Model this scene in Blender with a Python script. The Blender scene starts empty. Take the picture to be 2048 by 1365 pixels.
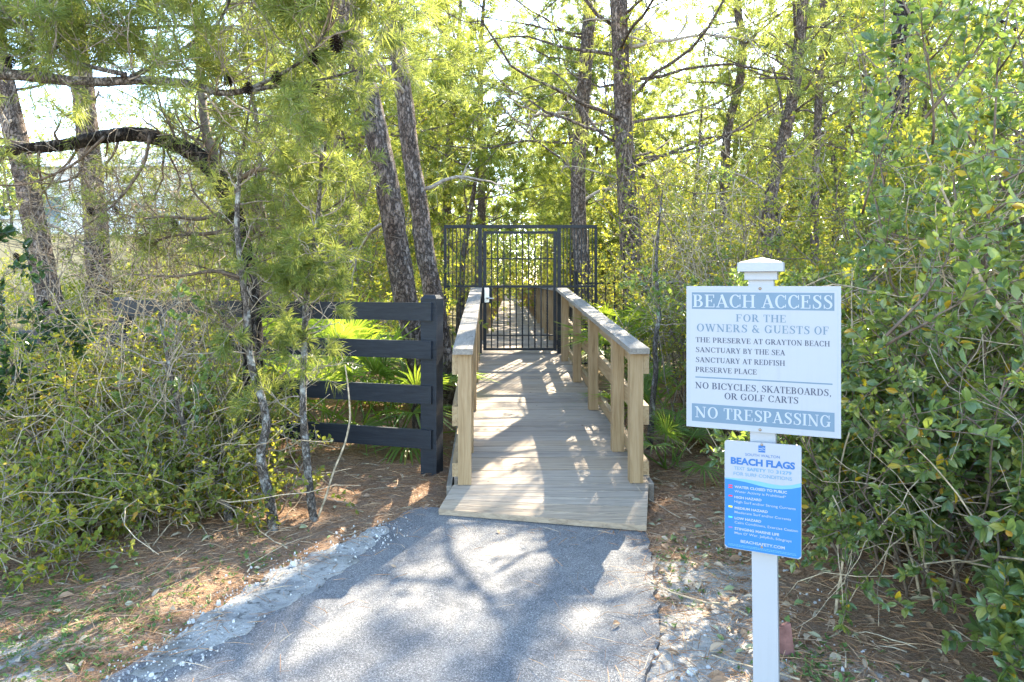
import bpy, bmesh, math, random
import numpy as np
from mathutils import Vector, Matrix
from mathutils.geometry import tessellate_polygon

S = bpy.context.scene
COL = S.collection
R = math.radians

# ------------------------------------------------------------------ camera, sky, sun, exposure
EYE = 1.48
FPX = 1365.33          # focal length in photo pixels (24 mm on 36 mm, 2048 px wide)
HY = 568.0             # horizon row in the photo
cam_d = bpy.data.cameras.new("Camera")
cam_d.lens = 24.0; cam_d.sensor_width = 36.0
cam_d.shift_y = (HY - 682.5) / 2048.0
cam_d.clip_start = 0.05; cam_d.clip_end = 2000
cam = bpy.data.objects.new("Camera", cam_d); COL.objects.link(cam)
cam.location = (0, 0, EYE); cam.rotation_euler = (R(90), 0, 0)
S.camera = cam

SUN_AZ, SUN_EL = 22.0, 36.0      # degrees right of straight ahead (+Y), and up
w = bpy.data.worlds.new("World"); S.world = w; w.use_nodes = True
nt = w.node_tree; bg = nt.nodes["Background"]
sky = nt.nodes.new("ShaderNodeTexSky"); sky.sky_type = 'NISHITA'; sky.sun_disc = False
sky.sun_elevation = R(SUN_EL); sky.sun_rotation = R(SUN_AZ)
sky.air_density = 1.0; sky.dust_density = 0.3; sky.ozone_density = 1.0
nt.links.new(sky.outputs[0], bg.inputs[0]); bg.inputs[1].default_value = 0.15
sd = bpy.data.lights.new("Sun", 'SUN'); sd.energy = 4.2; sd.angle = R(0.5); sd.color = (1.0, 0.90, 0.72)
so = bpy.data.objects.new("Sun", sd); COL.objects.link(so)
sdir = Vector((math.sin(R(SUN_AZ)) * math.cos(R(SUN_EL)), math.cos(R(SUN_AZ)) * math.cos(R(SUN_EL)), math.sin(R(SUN_EL))))
so.rotation_euler = sdir.to_track_quat('Z', 'Y').to_euler(); so.location = (8, 20, 20)
S.view_settings.view_transform = 'Standard'; S.view_settings.look = 'None'
S.view_settings.gamma = 1.0; S.view_settings.use_curve_mapping = False
S.view_settings.exposure = 3.0
S.cycles.use_denoising = True; S.cycles.denoising_prefilter = 'NONE'
S.cycles.max_bounces = 10; S.cycles.diffuse_bounces = 5; S.cycles.transmission_bounces = 6
S.cycles.glossy_bounces = 3; S.cycles.sample_clamp_indirect = 6.0

# ------------------------------------------------------------------ placing helpers
def W(px, py, Y):
    return np.array(((px - 1024.0) / FPX * Y, Y, EYE - (py - HY) / FPX * Y))
def G(px, py, z=0.0):
    Y = (EYE - z) * FPX / (py - HY)
    return np.array(((px - 1024.0) / FPX * Y, Y, z))
def sstep(a, b, x):
    t = np.clip((np.asarray(x, float) - a) / (b - a), 0, 1); return t * t * (3 - 2 * t)
def nrm(v):
    v = np.asarray(v, float); n = np.linalg.norm(v, axis=-1, keepdims=True); return v / np.maximum(n, 1e-9)

# ------------------------------------------------------------------ mesh builder
class MB:
    def __init__(s): s.V = []; s.F = []; s.n = 0
    def add(s, verts, faces, mi=0):
        verts = np.asarray(verts, float).reshape(-1, 3)
        faces = np.asarray(faces, np.int64)
        s.V.append(verts); s.F.append((faces + s.n, mi)); s.n += len(verts)
    def faces(s, verts, flist, mi=0):
        verts = np.asarray(verts, float).reshape(-1, 3)
        s.V.append(verts)
        by = {}
        for f in flist: by.setdefault(len(f), []).append(f)
        for k, fs in by.items(): s.F.append((np.asarray(fs, np.int64) + s.n, mi))
        s.n += len(verts)
    def box(s, a, b, mi=0, M=None):
        (x0, y0, z0), (x1, y1, z1) = a, b
        v = np.array([(x0,y0,z0),(x1,y0,z0),(x1,y1,z0),(x0,y1,z0),(x0,y0,z1),(x1,y0,z1),(x1,y1,z1),(x0,y1,z1)], float)
        if M is not None: v = M(v)
        s.add(v, [(3,2,1,0),(4,5,6,7),(0,1,5,4),(1,2,6,5),(2,3,7,6),(3,0,4,7)], mi)
    def hexa(s, v8, mi=0):
        s.add(v8, [(3,2,1,0),(4,5,6,7),(0,1,5,4),(1,2,6,5),(2,3,7,6),(3,0,4,7)], mi)
    def bar(s, p, q, wx, wz, up=(0,0,1), mi=0):
        p = np.asarray(p, float); q = np.asarray(q, float)
        t = nrm(q - p); u = nrm(np.cross(t, up)); v = np.cross(u, t)
        u = u * wx / 2; v = v * wz / 2
        s.hexa([p-u-v, p+u-v, q+u-v, q-u-v, p-u+v, p+u+v, q+u+v, q-u+v], mi)
    def tubes(s, P, Rad, k=5, mi=0, cap=True):
        """P (N,n,3), Rad (N,n): N tubes of n rings"""
        P = np.asarray(P, float); Rad = np.asarray(Rad, float)
        if P.ndim == 2: P = P[None]; Rad = Rad[None]
        N, n, _ = P.shape
        T = np.gradient(P, axis=1); T = nrm(T)
        m = np.abs(nrm(P[:, -1] - P[:, 0] + 1e-9)); ref = np.zeros((N, 3)); ref[np.arange(N), np.argmin(m, axis=1)] = 1
        U = nrm(np.cross(T, ref[:, None, :])); B = np.cross(T, U)
        a = np.arange(k) * 2 * np.pi / k
        ring = (U[:, :, None, :] * np.cos(a)[None, None, :, None] + B[:, :, None, :] * np.sin(a)[None, None, :, None])
        V = P[:, :, None, :] + ring * Rad[..., None, None] if Rad.ndim == 2 else P[:, :, None, :] + ring * Rad[..., None]
        i = np.arange(n - 1)[:, None]; j = np.arange(k)[None, :]; j2 = (j + 1) % k
        f = np.stack([i*k + j, i*k + j2, (i+1)*k + j2, (i+1)*k + j], -1).reshape(-1, 4)
        off = (np.arange(N) * n * k)[:, None, None]
        s.V.append(V.reshape(-1, 3)); s.F.append(((f[None] + off).reshape(-1, 4) + s.n, mi))
        if cap and k > 3:
            c = np.stack([np.arange(k)[::-1], (n-1)*k + np.arange(k)], 0)
            s.F.append(((c[None] + off).reshape(-1, k) + s.n, mi))
        s.n += N * n * k
    def polys(s, lines, k=5, mi=0):
        by = {}
        for p, r in lines: by.setdefault(len(p), []).append((p, r))
        for n, ls in by.items():
            s.tubes(np.array([l[0] for l in ls]), np.array([l[1] for l in ls]), k, mi)
    def build(s, name, mats, parent=None, smooth=False, origin=None):
        me = bpy.data.meshes.new(name)
        V = np.concatenate(s.V) if s.V else np.zeros((0, 3))
        if origin is not None: V = V - np.asarray(origin, float)
        me.vertices.add(len(V)); me.vertices.foreach_set("co", V.astype(np.float32).ravel())
        tot = [np.full(len(f), f.shape[1], np.int32) for f, _ in s.F]
        loops = np.concatenate([f.ravel() for f, _ in s.F]).astype(np.int32)
        tot = np.concatenate(tot); st = np.concatenate([[0], np.cumsum(tot)[:-1]]).astype(np.int32)
        me.loops.add(len(loops)); me.loops.foreach_set("vertex_index", loops)
        me.polygons.add(len(tot)); me.polygons.foreach_set("loop_start", st)
        me.polygons.foreach_set("loop_total", tot)
        mi = np.concatenate([np.full(len(f), m, np.int32) for f, m in s.F])
        me.polygons.foreach_set("material_index", mi)
        me.polygons.foreach_set("use_smooth", np.full(len(tot), bool(smooth)))
        if not isinstance(mats, (list, tuple)): mats = [mats]
        for m in mats: me.materials.append(m)
        me.update(calc_edges=True)
        o = bpy.data.objects.new(name, me); COL.objects.link(o)
        if parent is not None: o.parent = parent
        return o

def tag(o, label=None, cat=None, group=None, kind=None):
    if label: o["label"] = label
    if cat: o["category"] = cat
    if group: o["group"] = group
    if kind: o["kind"] = kind
    return o
def thing(name, label, cat, loc=(0, 0, 0), rz=0.0, group=None):
    o = bpy.data.objects.new(name, None); COL.objects.link(o)
    o.location = loc; o.rotation_euler = (0, 0, rz); o.empty_display_size = 0.2
    return tag(o, label, cat, group)
def dup(root, loc, rz, sc, label, group=None):
    r = root.copy(); COL.objects.link(r); r.location = loc; r.rotation_euler = (0, 0, rz)
    r.scale = (sc, sc, sc) if not isinstance(sc, (tuple, list)) else sc
    r["label"] = label
    if group: r["group"] = group
    for ch in list(root.children):
        c = ch.copy(); COL.objects.link(c); c.parent = r
        for g in list(ch.children):
            d = g.copy(); COL.objects.link(d); d.parent = c
    return r

# ------------------------------------------------------------------ materials
class M:
    def __init__(s, name):
        s.m = bpy.data.materials.new(name); s.m.use_nodes = True
        s.t = s.m.node_tree; s.b = s.t.nodes["Principled BSDF"]; s.out = s.t.nodes["Material Output"]
    def n(s, typ, **kw):
        x = s.t.nodes.new(typ)
        for k, v in kw.items(): setattr(x, k, v)
        return x
    def l(s, a, b): s.t.links.new(a, b)
    def coord(s, scale=(1, 1, 1), which='Object'):
        c = s.n("ShaderNodeTexCoord"); mp = s.n("ShaderNodeMapping"); mp.inputs['Scale'].default_value = scale
        s.l(c.outputs[which], mp.inputs[0]); return mp.outputs[0]
    def noise(s, vec, scale, detail=4, rough=.6, dist=0.0):
        x = s.n("ShaderNodeTexNoise"); x.inputs['Scale'].default_value = scale; x.inputs['Detail'].default_value = detail
        x.inputs['Roughness'].default_value = rough; x.inputs['Distortion'].default_value = dist
        s.l(vec, x.inputs['Vector']); return x.outputs[0]
    def vor(s, vec, scale, feature='F1', out=0, rnd=1.0):
        x = s.n("ShaderNodeTexVoronoi", feature=feature); x.inputs['Scale'].default_value = scale
        x.inputs['Randomness'].default_value = rnd
        s.l(vec, x.inputs['Vector']); return x.outputs[out]
    def ramp(s, fac, stops, interp='LINEAR'):
        x = s.n("ShaderNodeValToRGB"); x.color_ramp.interpolation = interp
        e = x.color_ramp.elements
        while len(e) > 1: e.remove(e[-1])
        e[0].position = stops[0][0]; e[0].color = (*stops[0][1], 1)
        for p, c in stops[1:]:
            k = e.new(p); k.color = (*c, 1)
        s.l(fac, x.inputs[0]); return x.outputs[0]
    def mix(s, f, a, b, blend='MIX'):
        x = s.n("ShaderNodeMix", data_type='RGBA', blend_type=blend)
        for sock, v in ((x.inputs[0], f), (x.inputs[6], a), (x.inputs[7], b)):
            if hasattr(v, 'is_output'): s.l(v, sock)
            elif isinstance(v, (int, float)): sock.default_value = v
            else: sock.default_value = (*v, 1)
        return x.outputs[2]
    def math(s, op, a, b=0.0):
        x = s.n("ShaderNodeMath", operation=op)
        for sock, v in ((x.inputs[0], a), (x.inputs[1], b)):
            if hasattr(v, 'is_output'): s.l(v, sock)
            else: sock.default_value = v
        return x.outputs[0]
    def bump(s, h, strength=.5, dist=.01, normal=None):
        x = s.n("ShaderNodeBump"); x.inputs['Strength'].default_value = strength; x.inputs['Distance'].default_value = dist
        s.l(h, x.inputs['Height'])
        if normal is not None: s.l(normal, x.inputs['Normal'])
        s.l(x.outputs[0], s.b.inputs['Normal']); return x.outputs[0]
    def base(s, c):
        if hasattr(c, 'is_output'): s.l(c, s.b.inputs['Base Color'])
        else: s.b.inputs['Base Color'].default_value = (*c, 1)
    def rough(s, v):
        if hasattr(v, 'is_output'): s.l(v, s.b.inputs['Roughness'])
        else: s.b.inputs['Roughness'].default_value = v
    def spec(s, v): s.b.inputs['Specular IOR Level'].default_value = v
    def island(s): return s.n("ShaderNodeNewGeometry").outputs['Random Per Island']

def plain(name, c, rough=.6, spec=.4, metal=0.0, var=0.08, scale=8.0):
    m = M(name); v = m.coord()
    nz = m.noise(v, scale, 5)
    d = tuple(x * (1 - var * 2) for x in c); e = tuple(min(1, x * (1 + var)) for x in c)
    m.base(m.ramp(nz, [(.3, d), (.7, e)])); m.rough(rough); m.spec(spec); m.b.inputs['Metallic'].default_value = metal
    return m.m

def whitemat(name, c, rough=.45):
    m = M(name); st = m.noise(m.coord((30, 30, 1.6)), 2.0, 5, .65); sp_ = m.noise(m.coord(), 55, 4, .7); bl = m.noise(m.coord(), 3, 4)
    k = m.math('MULTIPLY', m.ramp(st, [(.50, (0, 0, 0)), (.80, (1, 1, 1))]), m.ramp(bl, [(.4, (0, 0, 0)), (.65, (1, 1, 1))]))
    col = m.mix(m.math('MULTIPLY', k, .30), c, tuple(x * y for x, y in zip(c, (.62, .60, .52))))
    col = m.mix(m.ramp(sp_, [(.70, (0, 0, 0)), (.78, (.5, .5, .5))]), col, tuple(x * .6 for x in c))
    m.base(col); m.rough(rough); m.spec(.35); m.bump(sp_, .08, .001); return m.m
def leafmat(name, stops, trans, tamt=.45, rough=.42, spec=.45, twovar=.25):
    m = M(name); isl = m.island()
    c = m.ramp(isl, stops, 'LINEAR')
    m.base(c); m.rough(rough); m.spec(spec)
    tr = m.n("ShaderNodeBsdfTranslucent")
    hsv = m.mix(.6, c, trans)
    m.l(hsv, tr.inputs[0])
    mx = m.n("ShaderNodeMixShader"); mx.inputs[0].default_value = tamt
    m.l(m.b.outputs[0], mx.inputs[1]); m.l(tr.outputs[0], mx.inputs[2]); m.l(mx.outputs[0], m.out.inputs[0])
    return m.m

def barkmat(name, dark, mid, light, zs=.35, scale=14, lich=None, bumpd=.02):
    m = M(name); v = m.coord((1, 1, zs))
    vv = m.n("ShaderNodeVectorMath", operation='ADD'); sc = m.n("ShaderNodeVectorMath", operation='SCALE'); sc.inputs[3].default_value = 3.0 / scale
    nz = m.n("ShaderNodeTexNoise"); nz.inputs['Scale'].default_value = scale * .9; nz.inputs['Detail'].default_value = 5; nz.inputs['Roughness'].default_value = .7; m.l(v, nz.inputs['Vector'])
    ctr = m.n("ShaderNodeVectorMath", operation='SUBTRACT'); ctr.inputs[1].default_value = (.5, .5, .5); m.l(nz.outputs[1], ctr.inputs[0])
    m.l(ctr.outputs[0], sc.inputs[0]); m.l(v, vv.inputs[0]); m.l(sc.outputs[0], vv.inputs[1])
    e = m.vor(vv.outputs[0], scale, 'DISTANCE_TO_EDGE', 0); cell = m.vor(vv.outputs[0], scale, 'F1', 1); e2 = m.vor(vv.outputs[0], scale * 2.3, 'DISTANCE_TO_EDGE', 0)
    fine = m.noise(m.coord((1, 1, zs * .8)), scale * 4.5, 5, .7); broad = m.noise(m.coord((1, 1, .6)), 2.6, 4)
    sep = m.n("ShaderNodeSeparateColor"); m.l(cell, sep.inputs[0])
    tone = m.math('ADD', m.math('MULTIPLY', sep.outputs[0], .42), m.math('MULTIPLY', fine, .62))
    c = m.ramp(tone, [(.22, dark), (.45, mid), (.72, light), (.9, tuple(min(1, x * 1.3) for x in light))])
    crack = m.math('MULTIPLY', m.ramp(e, [(0, (.30, .30, .30)), (.09, (1, 1, 1))]), m.ramp(e2, [(0, (.72, .72, .72)), (.06, (1, 1, 1))]))
    cc = m.n("ShaderNodeCombineXYZ")
    for i in range(3): m.l(crack, cc.inputs[i])
    c = m.mix(1.0, c, cc.outputs[0], 'MULTIPLY')
    c = m.mix(m.ramp(broad, [(.45, (0, 0, 0)), (.7, (.5, .5, .5))]), c, m.mix(1.0, c, (1.25, .98, .80), 'MULTIPLY'))
    if lich is not None:
        lm = m.ramp(m.noise(m.coord((1, 1, .8)), 9, 5, .7), [(.52, (0, 0, 0)), (.60, (1, 1, 1))])
        c = m.mix(lm, c, lich)
    m.base(c); m.rough(.92); m.spec(.12)
    h = m.math('ADD', m.ramp(e, [(0, (0, 0, 0)), (.16, (1, 1, 1))]), m.math('ADD', m.math('MULTIPLY', fine, .6), m.math('MULTIPLY', sep.outputs[1], .5)))
    m.bump(h, 1.0, bumpd)
    return m.m

def woodmat(name, cols, axis_scale, rough=.75, grain=10, knots=True):
    """cols: list of ramp stops; axis_scale stretches the grain"""
    m = M(name); v = m.coord(axis_scale)
    isl = m.island()
    add = m.n("ShaderNodeVectorMath", operation='ADD'); cmb = m.n("ShaderNodeCombineXYZ")
    k = m.math('MULTIPLY', isl, 37.0)
    for i in range(3): m.l(k, cmb.inputs[i])
    m.l(v, add.inputs[0]); m.l(cmb.outputs[0], add.inputs[1])
    n1 = m.noise(add.outputs[0], grain, 4, .6, 1.2)
    n2 = m.noise(add.outputs[0], grain * 5, 3)
    f = m.math('ADD', m.math('MULTIPLY', n1, .72), m.math('MULTIPLY', n2, .28))
    c = m.ramp(f, cols)
    tint = m.ramp(isl, [(0, (.72, .72, .74)), (.5, (1, 1, 1)), (1, (1.0, .93, .84))])
    c = m.mix(1.0, c, tint, 'MULTIPLY')
    big = m.noise(m.coord(), 2.3, 4)
    c = m.mix(m.math('MULTIPLY', big, .5), c, m.mix(1.0, c, (.78, .78, .78), 'MULTIPLY'))
    kn = m.ramp(m.vor(m.coord(), 4.2, 'F1', 0), [(0, (.30, .24, .18)), (.035, (.45, .38, .30)), (.055, (1, 1, 1))])
    c = m.mix(1.0, c, kn, 'MULTIPLY')
    m.base(c); m.rough(rough); m.spec(.25)
    m.bump(f, .5, .005)
    return m.m

MAT = {}
MAT['bark_pine'] = barkmat('pine bark', (.12, .088, .07), (.205, .16, .132), (.315, .26, .222), .45, 26, None, .03)
MAT['bark_far'] = barkmat('far pine bark', (.05, .038, .03), (.16, .125, .10), (.28, .23, .19), .3, 12)
MAT['bark_dark'] = barkmat('dark gnarled bark', (.012, .010, .008), (.05, .042, .035), (.13, .115, .10), .5, 26, None, .015)
MAT['bark_lichen'] = barkmat('lichen covered bark', (.09, .075, .06), (.16, .138, .115), (.25, .22, .19), .5, 60, (.42, .41, .37), .006)
MAT['twig_grey'] = plain('grey twig', (.34, .285, .225), .9, .15, 0, .3, 30)
MAT['twig_tan'] = plain('dry tan twig', (.46, .37, .25), .9, .15, 0, .3, 30)
MAT['twig_brown'] = plain('brown twig', (.19, .145, .11), .9, .15, 0, .3, 30)
MAT['leaf_oak'] = leafmat('glossy evergreen leaf', [(0, (.05, .098, .045)), (.4, (.095, .155, .060)), (.8, (.17, .21, .065)), (.955, (.24, .24, .05)), (.972, (.50, .33, .02)), (1, (.45, .2, .03))], (.48, .62, .06), .38, .26, .65)
MAT['leaf_small'] = leafmat('small bright leaf', [(0, (.075, .12, .03)), (.5, (.14, .19, .045)), (.9, (.22, .22, .06)), (.94, (.42, .30, .03)), (1, (.30, .10, .03))], (.66, .66, .05), .44, .5, .3)
MAT['leaf_yel'] = leafmat('yellow green leaf', [(0, (.07, .125, .032)), (.5, (.14, .195, .04)), (.85, (.24, .24, .04)), (.93, (.50, .36, .02)), (1, (.42, .22, .03))], (.70, .68, .05), .44, .45, .35)
MAT['leaf_dark'] = leafmat('dark green leaf', [(0, (.012, .040, .022)), (.7, (.025, .065, .030)), (1, (.05, .09, .03))], (.20, .36, .05), .25, .3, .5)
MAT['needle'] = leafmat('green pine needles', [(0, (.065, .11, .032)), (.6, (.125, .175, .05)), (1, (.21, .22, .065))], (.60, .64, .11), .50, .5, .3)
MAT['needle_far'] = leafmat('sunlit pine needles', [(0, (.08, .125, .03)), (.6, (.14, .19, .04)), (1, (.21, .23, .05))], (.62, .66, .06), .46, .55, .2)
MAT['palmetto'] = leafmat('palmetto blades', [(0, (.07, .15, .03)), (.7, (.13, .22, .045)), (.93, (.20, .24, .05)), (1, (.42, .34, .10))], (.55, .70, .04), .45, .38, .4)
MAT['frond_dry'] = leafmat('dry palmetto blades', [(0, (.22, .16, .09)), (1, (.42, .33, .20))], (.5, .38, .2), .2, .7, .2)
MAT['needle_dry'] = leafmat('fallen pine needles', [(0, (.21, .105, .05)), (.5, (.42, .225, .11)), (.85, (.54, .34, .19)), (1, (.64, .50, .33))], (.4, .2, .1), .1, .7, .2)
MAT['leaf_dry'] = leafmat('fallen leaves', [(0, (.16, .09, .05)), (.35, (.34, .21, .12)), (.7, (.50, .40, .28)), (.9, (.34, .36, .20)), (1, (.12, .20, .05))], (.5, .3, .1), .15, .6, .3)
MAT['weed'] = leafmat('low weeds', [(0, (.06, .12, .03)), (1, (.13, .22, .06))], (.4, .6, .06), .35, .5, .3)

# asphalt
m = M('worn asphalt'); v = m.coord()
a = m.vor(v, 260, 'F1', 1); sp = m.n("ShaderNodeSeparateColor"); m.l(a, sp.inputs[0])
st = m.ramp(sp.outputs[0], [(0, (.085, .083, .082)), (.5, (.155, .151, .148)), (.85, (.225, .219, .212)), (1, (.36, .35, .33))])
big = m.noise(v, 1.6, 5); med = m.noise(v, 9, 5)
c = m.mix(1.0, st, m.ramp(big, [(.3, (.70, .72, .76)), (.5, (1, 1, 1)), (.7, (1.18, 1.15, 1.10))]), 'MULTIPLY')
c = m.mix(m.ramp(med, [(.5, (0, 0, 0)), (.75, (.35, .35, .35))]), c, (.30, .29, .27))
dv = m.n("ShaderNodeVectorMath", operation='ADD'); dn = m.n("ShaderNodeTexNoise"); dn.inputs['Scale'].default_value = 3.5; dn.inputs['Detail'].default_value = 6; m.l(v, dn.inputs['Vector'])
m.l(v, dv.inputs[0]); m.l(dn.outputs[1], dv.inputs[1])
ck = m.ramp(m.vor(dv.outputs[0], 1.1, 'DISTANCE_TO_EDGE', 0), [(0, (.35, .35, .35)), (.006, (1, 1, 1))])
c = m.mix(m.ramp(m.noise(v, 1.1, 3), [(.48, (0, 0, 0)), (.58, (.8, .8, .8))]), c, m.mix(1.0, c, ck, 'MULTIPLY'))
c = m.mix(m.ramp(m.noise(v, 4.2, 3, .5, .8), [(.62, (0, 0, 0)), (.72, (.55, .55, .55))]), c, (.075, .075, .08))
m.base(c); m.rough(.88); m.spec(.25)
hh = m.math('ADD', m.vor(v, 260, 'F1', 0), m.math('MULTIPLY', m.noise(v, 40, 4), .6))
m.bump(hh, .6, .004); MAT['asphalt'] = m.m
# asphalt broken edge is darker fresh aggregate
m = M('asphalt broken edge'); v = m.coord()
m.base(m.ramp(m.noise(v, 70, 4), [(.3, (.035, .036, .042)), (.7, (.13, .13, .14))])); m.rough(.9); m.bump(m.noise(v, 60, 5), 1, .02); MAT['asphalt_edge'] = m.m
# limestone crust
m = M('crumbled limestone'); v = m.coord()
n1 = m.noise(v, 5, 8, .7, .5)
c = m.ramp(n1, [(.28, (.12, .12, .13)), (.40, (.34, .33, .31)), (.50, (.47, .45, .41)), (.7, (.58, .555, .50))])
cr = m.ramp(m.noise(v, 22, 6, .7), [(.34, (.25, .25, .24)), (.46, (1, 1, 1))])
c = m.mix(1.0, c, cr, 'MULTIPLY')
c = m.mix(m.ramp(m.noise(v, 3.1, 4), [(.55, (0, 0, 0)), (.7, (.5, .5, .5))]), c, (.20, .18, .13))
c = m.mix(m.ramp(m.noise(v, 7.5, 8, .75), [(.58, (0, 0, 0)), (.65, (.85, .85, .85))]), c, m.ramp(m.noise(v, 90, 4), [(.35, (.10, .10, .105)), (.65, (.22, .20, .18))]))
m.base(c); m.rough(.95); m.spec(.1); m.bump(m.math('ADD', m.noise(v, 45, 6, .7), m.math('MULTIPLY', n1, 2.0)), 1.0, .03); MAT['limestone'] = m.m
# ground
m = M('pine litter ground'); v = m.coord()
n1 = m.noise(v, 3.2, 7, .7); n2 = m.noise(v, 60, 5, .7); n3 = m.noise(v, 14, 5, .6, 1.5)
c = m.ramp(n2, [(.25, (.11, .066, .042)), (.45, (.29, .175, .105)), (.6, (.42, .27, .165)), (.8, (.52, .40, .28))])
c = m.mix(m.ramp(n1, [(.45, (0, 0, 0)), (.7, (.7, .7, .7))]), c, m.ramp(n3, [(.3, (.13, .105, .085)), (.7, (.30, .25, .19))]))
at = m.n("ShaderNodeAttribute", attribute_name="sand")
sandc = m.ramp(m.noise(v, 30, 6, .7), [(.25, (.22, .19, .15)), (.45, (.44, .41, .36)), (.75, (.60, .57, .52))])
sm = m.math('ADD', at.outputs['Fac'], m.math('MULTIPLY', m.math('SUBTRACT', m.noise(v, 6, 7, .75), .5), 1.6))
c = m.mix(m.ramp(sm, [(.45, (0, 0, 0)), (.62, (1, 1, 1))]), c, sandc)
at2 = m.n("ShaderNodeAttribute", attribute_name="far")
fc = m.ramp(m.noise(v, 1.3, 7, .75), [(.3, (.05, .06, .02)), (.5, (.12, .13, .045)), (.7, (.22, .17, .10))])
c = m.mix(at2.outputs['Fac'], c, fc)
m.base(c); m.rough(.95); m.spec(.1)
m.bump(m.math('ADD', n2, m.math('MULTIPLY', n3, .8)), .9, .03); MAT['ground'] = m.m

MAT['deck'] = woodmat('weathered deck boards', [(.25, (.135, .105, .08)), (.42, (.285, .232, .178)), (.58, (.39, .322, .248)), (.8, (.48, .40, .315))], (.5, 14, 14), .8, 3)
MAT['post_wood'] = woodmat('yellow pine post', [(.25, (.14, .085, .04)), (.42, (.29, .195, .10)), (.58, (.37, .26, .145)), (.8, (.44, .33, .20))], (12, 12, .7), .7, 2.4)
MAT['rail_wood'] = woodmat('yellow pine rail', [(.25, (.14, .085, .04)), (.42, (.28, .19, .10)), (.58, (.36, .26, .145)), (.8, (.43, .325, .20))], (12, .7, 12), .7, 2.4)
MAT['cap_wood'] = woodmat('grey weathered rail cap', [(.25, (.12, .105, .09)), (.45, (.22, .195, .165)), (.6, (.29, .26, .22)), (.8, (.36, .325, .275))], (14, .6, 14), .8, 2.6)
MAT['iron'] = plain('black powder coated steel', (.014, .016, .020), .5, .3, 0, .2, 20)
MAT['fence_black'] = woodmat('black painted fence boards', [(.25, (.016, .019, .025)), (.5, (.027, .032, .041)), (.8, (.046, .052, .064))], (1.2, 1.2, 14), .55, 3)
MAT['white_vinyl'] = whitemat('white vinyl', (.325, .335, .35))
MAT['sign_white'] = whitemat('white sign face', (.31, .325, .345))
MAT['sign_blue'] = plain('dusty blue sign band', (.115, .175, .23), .5, .35, 0, .04, 6)
MAT['sign_line'] = plain('grey sign border', (.29, .33, .37), .5, .35, 0, .04, 6)
MAT['ink_dark'] = plain('dark slate lettering', (.05, .058, .09), .5, .3, 0, .05, 9)
MAT['ink_white'] = plain('white lettering', (.345, .365, .385), .5, .3, 0, .02, 9)
MAT['flag_blue'] = plain('bright blue sign field', (.024, .155, .40), .35, .45, 0, .03, 6)
MAT['flag_pale'] = plain('pale aqua wave', (.14, .33, .47), .35, .45, 0, .03, 6)
MAT['flag_ink'] = plain('royal blue lettering', (.02, .11, .31), .4, .4, 0, .03, 6)
MAT['flag_mid'] = plain('light blue lettering', (.10, .23, .36), .4, .4, 0, .03, 6)
MAT['red'] = plain('red flag mark', (.65, .03, .05), .4); MAT['yellow'] = plain('yellow flag mark', (.8, .66, .05), .4)
MAT['green'] = plain('green flag mark', (.10, .55, .30), .4); MAT['purple'] = plain('purple flag mark', (.25, .12, .55), .4)
MAT['screw'] = plain('rusty screw', (.30, .22, .15), .5, .5, .4)
MAT['nickel'] = plain('satin nickel', (.62, .62, .60), .35, .5, .8, .03)
MAT['cone'] = plain('pine cone scales', (.030, .022, .018), .8, .2, 0, .4, 60)
MAT['rock'] = plain('white limestone rock', (.58, .56, .52), .95, .1, 0, .2, 18)
MAT['redstone'] = plain('reddish paving stone', (.20, .10, .085), .9, .15, 0, .25, 20)
MAT['tan_wall'] = plain('tan stucco', (.52, .40, .22), .9, .1, 0, .08, 4)
MAT['house_wall'] = plain('white house siding', (.74, .76, .78), .8, .2, 0, .03, 2)
MAT['house_roof'] = plain('pale metal roof', (.50, .53, .57), .5, .4, 0, .05, 2)
MAT['glass'] = plain('window glass', (.10, .16, .20), .1, .6, 0, .1, 2)

# ------------------------------------------------------------------ ground and path
def wp(l): return [G(px, py)[:2] for px, py in l]
ASPH = wp([(200,1365),(268,1325),(330,1292),(408,1238),(480,1195),(560,1150),(640,1103),(700,1082),(758,1056),(792,1038),(812,1022),(842,1013),(885,1016)]) \
     + [np.array(p) for p in ((-.40, 4.42), (.0, 4.30), (.45, 4.20), (.80, 4.12))] \
     + wp([(1296,1080),(1302,1110),(1306,1150),(1314,1200),(1321,1240),(1318,1290),(1303,1330),(1285,1365)]) \
     + [np.array(p) for p in ((.44, 2.2), (.55, 1.6), (1.3, .6), (3.2, -1.0), (3.2, -3), (-4, -3), (-3.2, -.5), (-2.15, 1.2), (-1.75, 2.0))]
ASPH = np.array(ASPH)
def dens(poly, step, amp, seed):
    rng = np.random.default_rng(seed); out = []
    for i in range(len(poly)):
        a, b = poly[i], poly[(i + 1) % len(poly)]; L = np.linalg.norm(b - a); k = max(1, int(L / step)); k = min(k, 160)
        t = nrm(b - a); nn = np.array((-t[1], t[0]))
        for j in range(k):
            out.append(a + (b - a) * j / k + nn * rng.normal(0, amp))
    out = np.array(out)
    sm = (np.roll(out, 1, 0) + out * 2 + np.roll(out, -1, 0)) / 4
    return sm
def inside(poly, x, y):
    x = np.asarray(x); y = np.asarray(y); c = np.zeros(x.shape, bool); n = len(poly)
    for i in range(n):
        x0, y0 = poly[i]; x1, y1 = poly[(i + 1) % n]
        k = ((y0 > y) != (y1 > y))
        with np.errstate(divide='ignore', invalid='ignore'):
            c ^= k & (x < (x1 - x0) * (y - y0) / (y1 - y0 + 1e-12) + x0)
    return c
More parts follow.
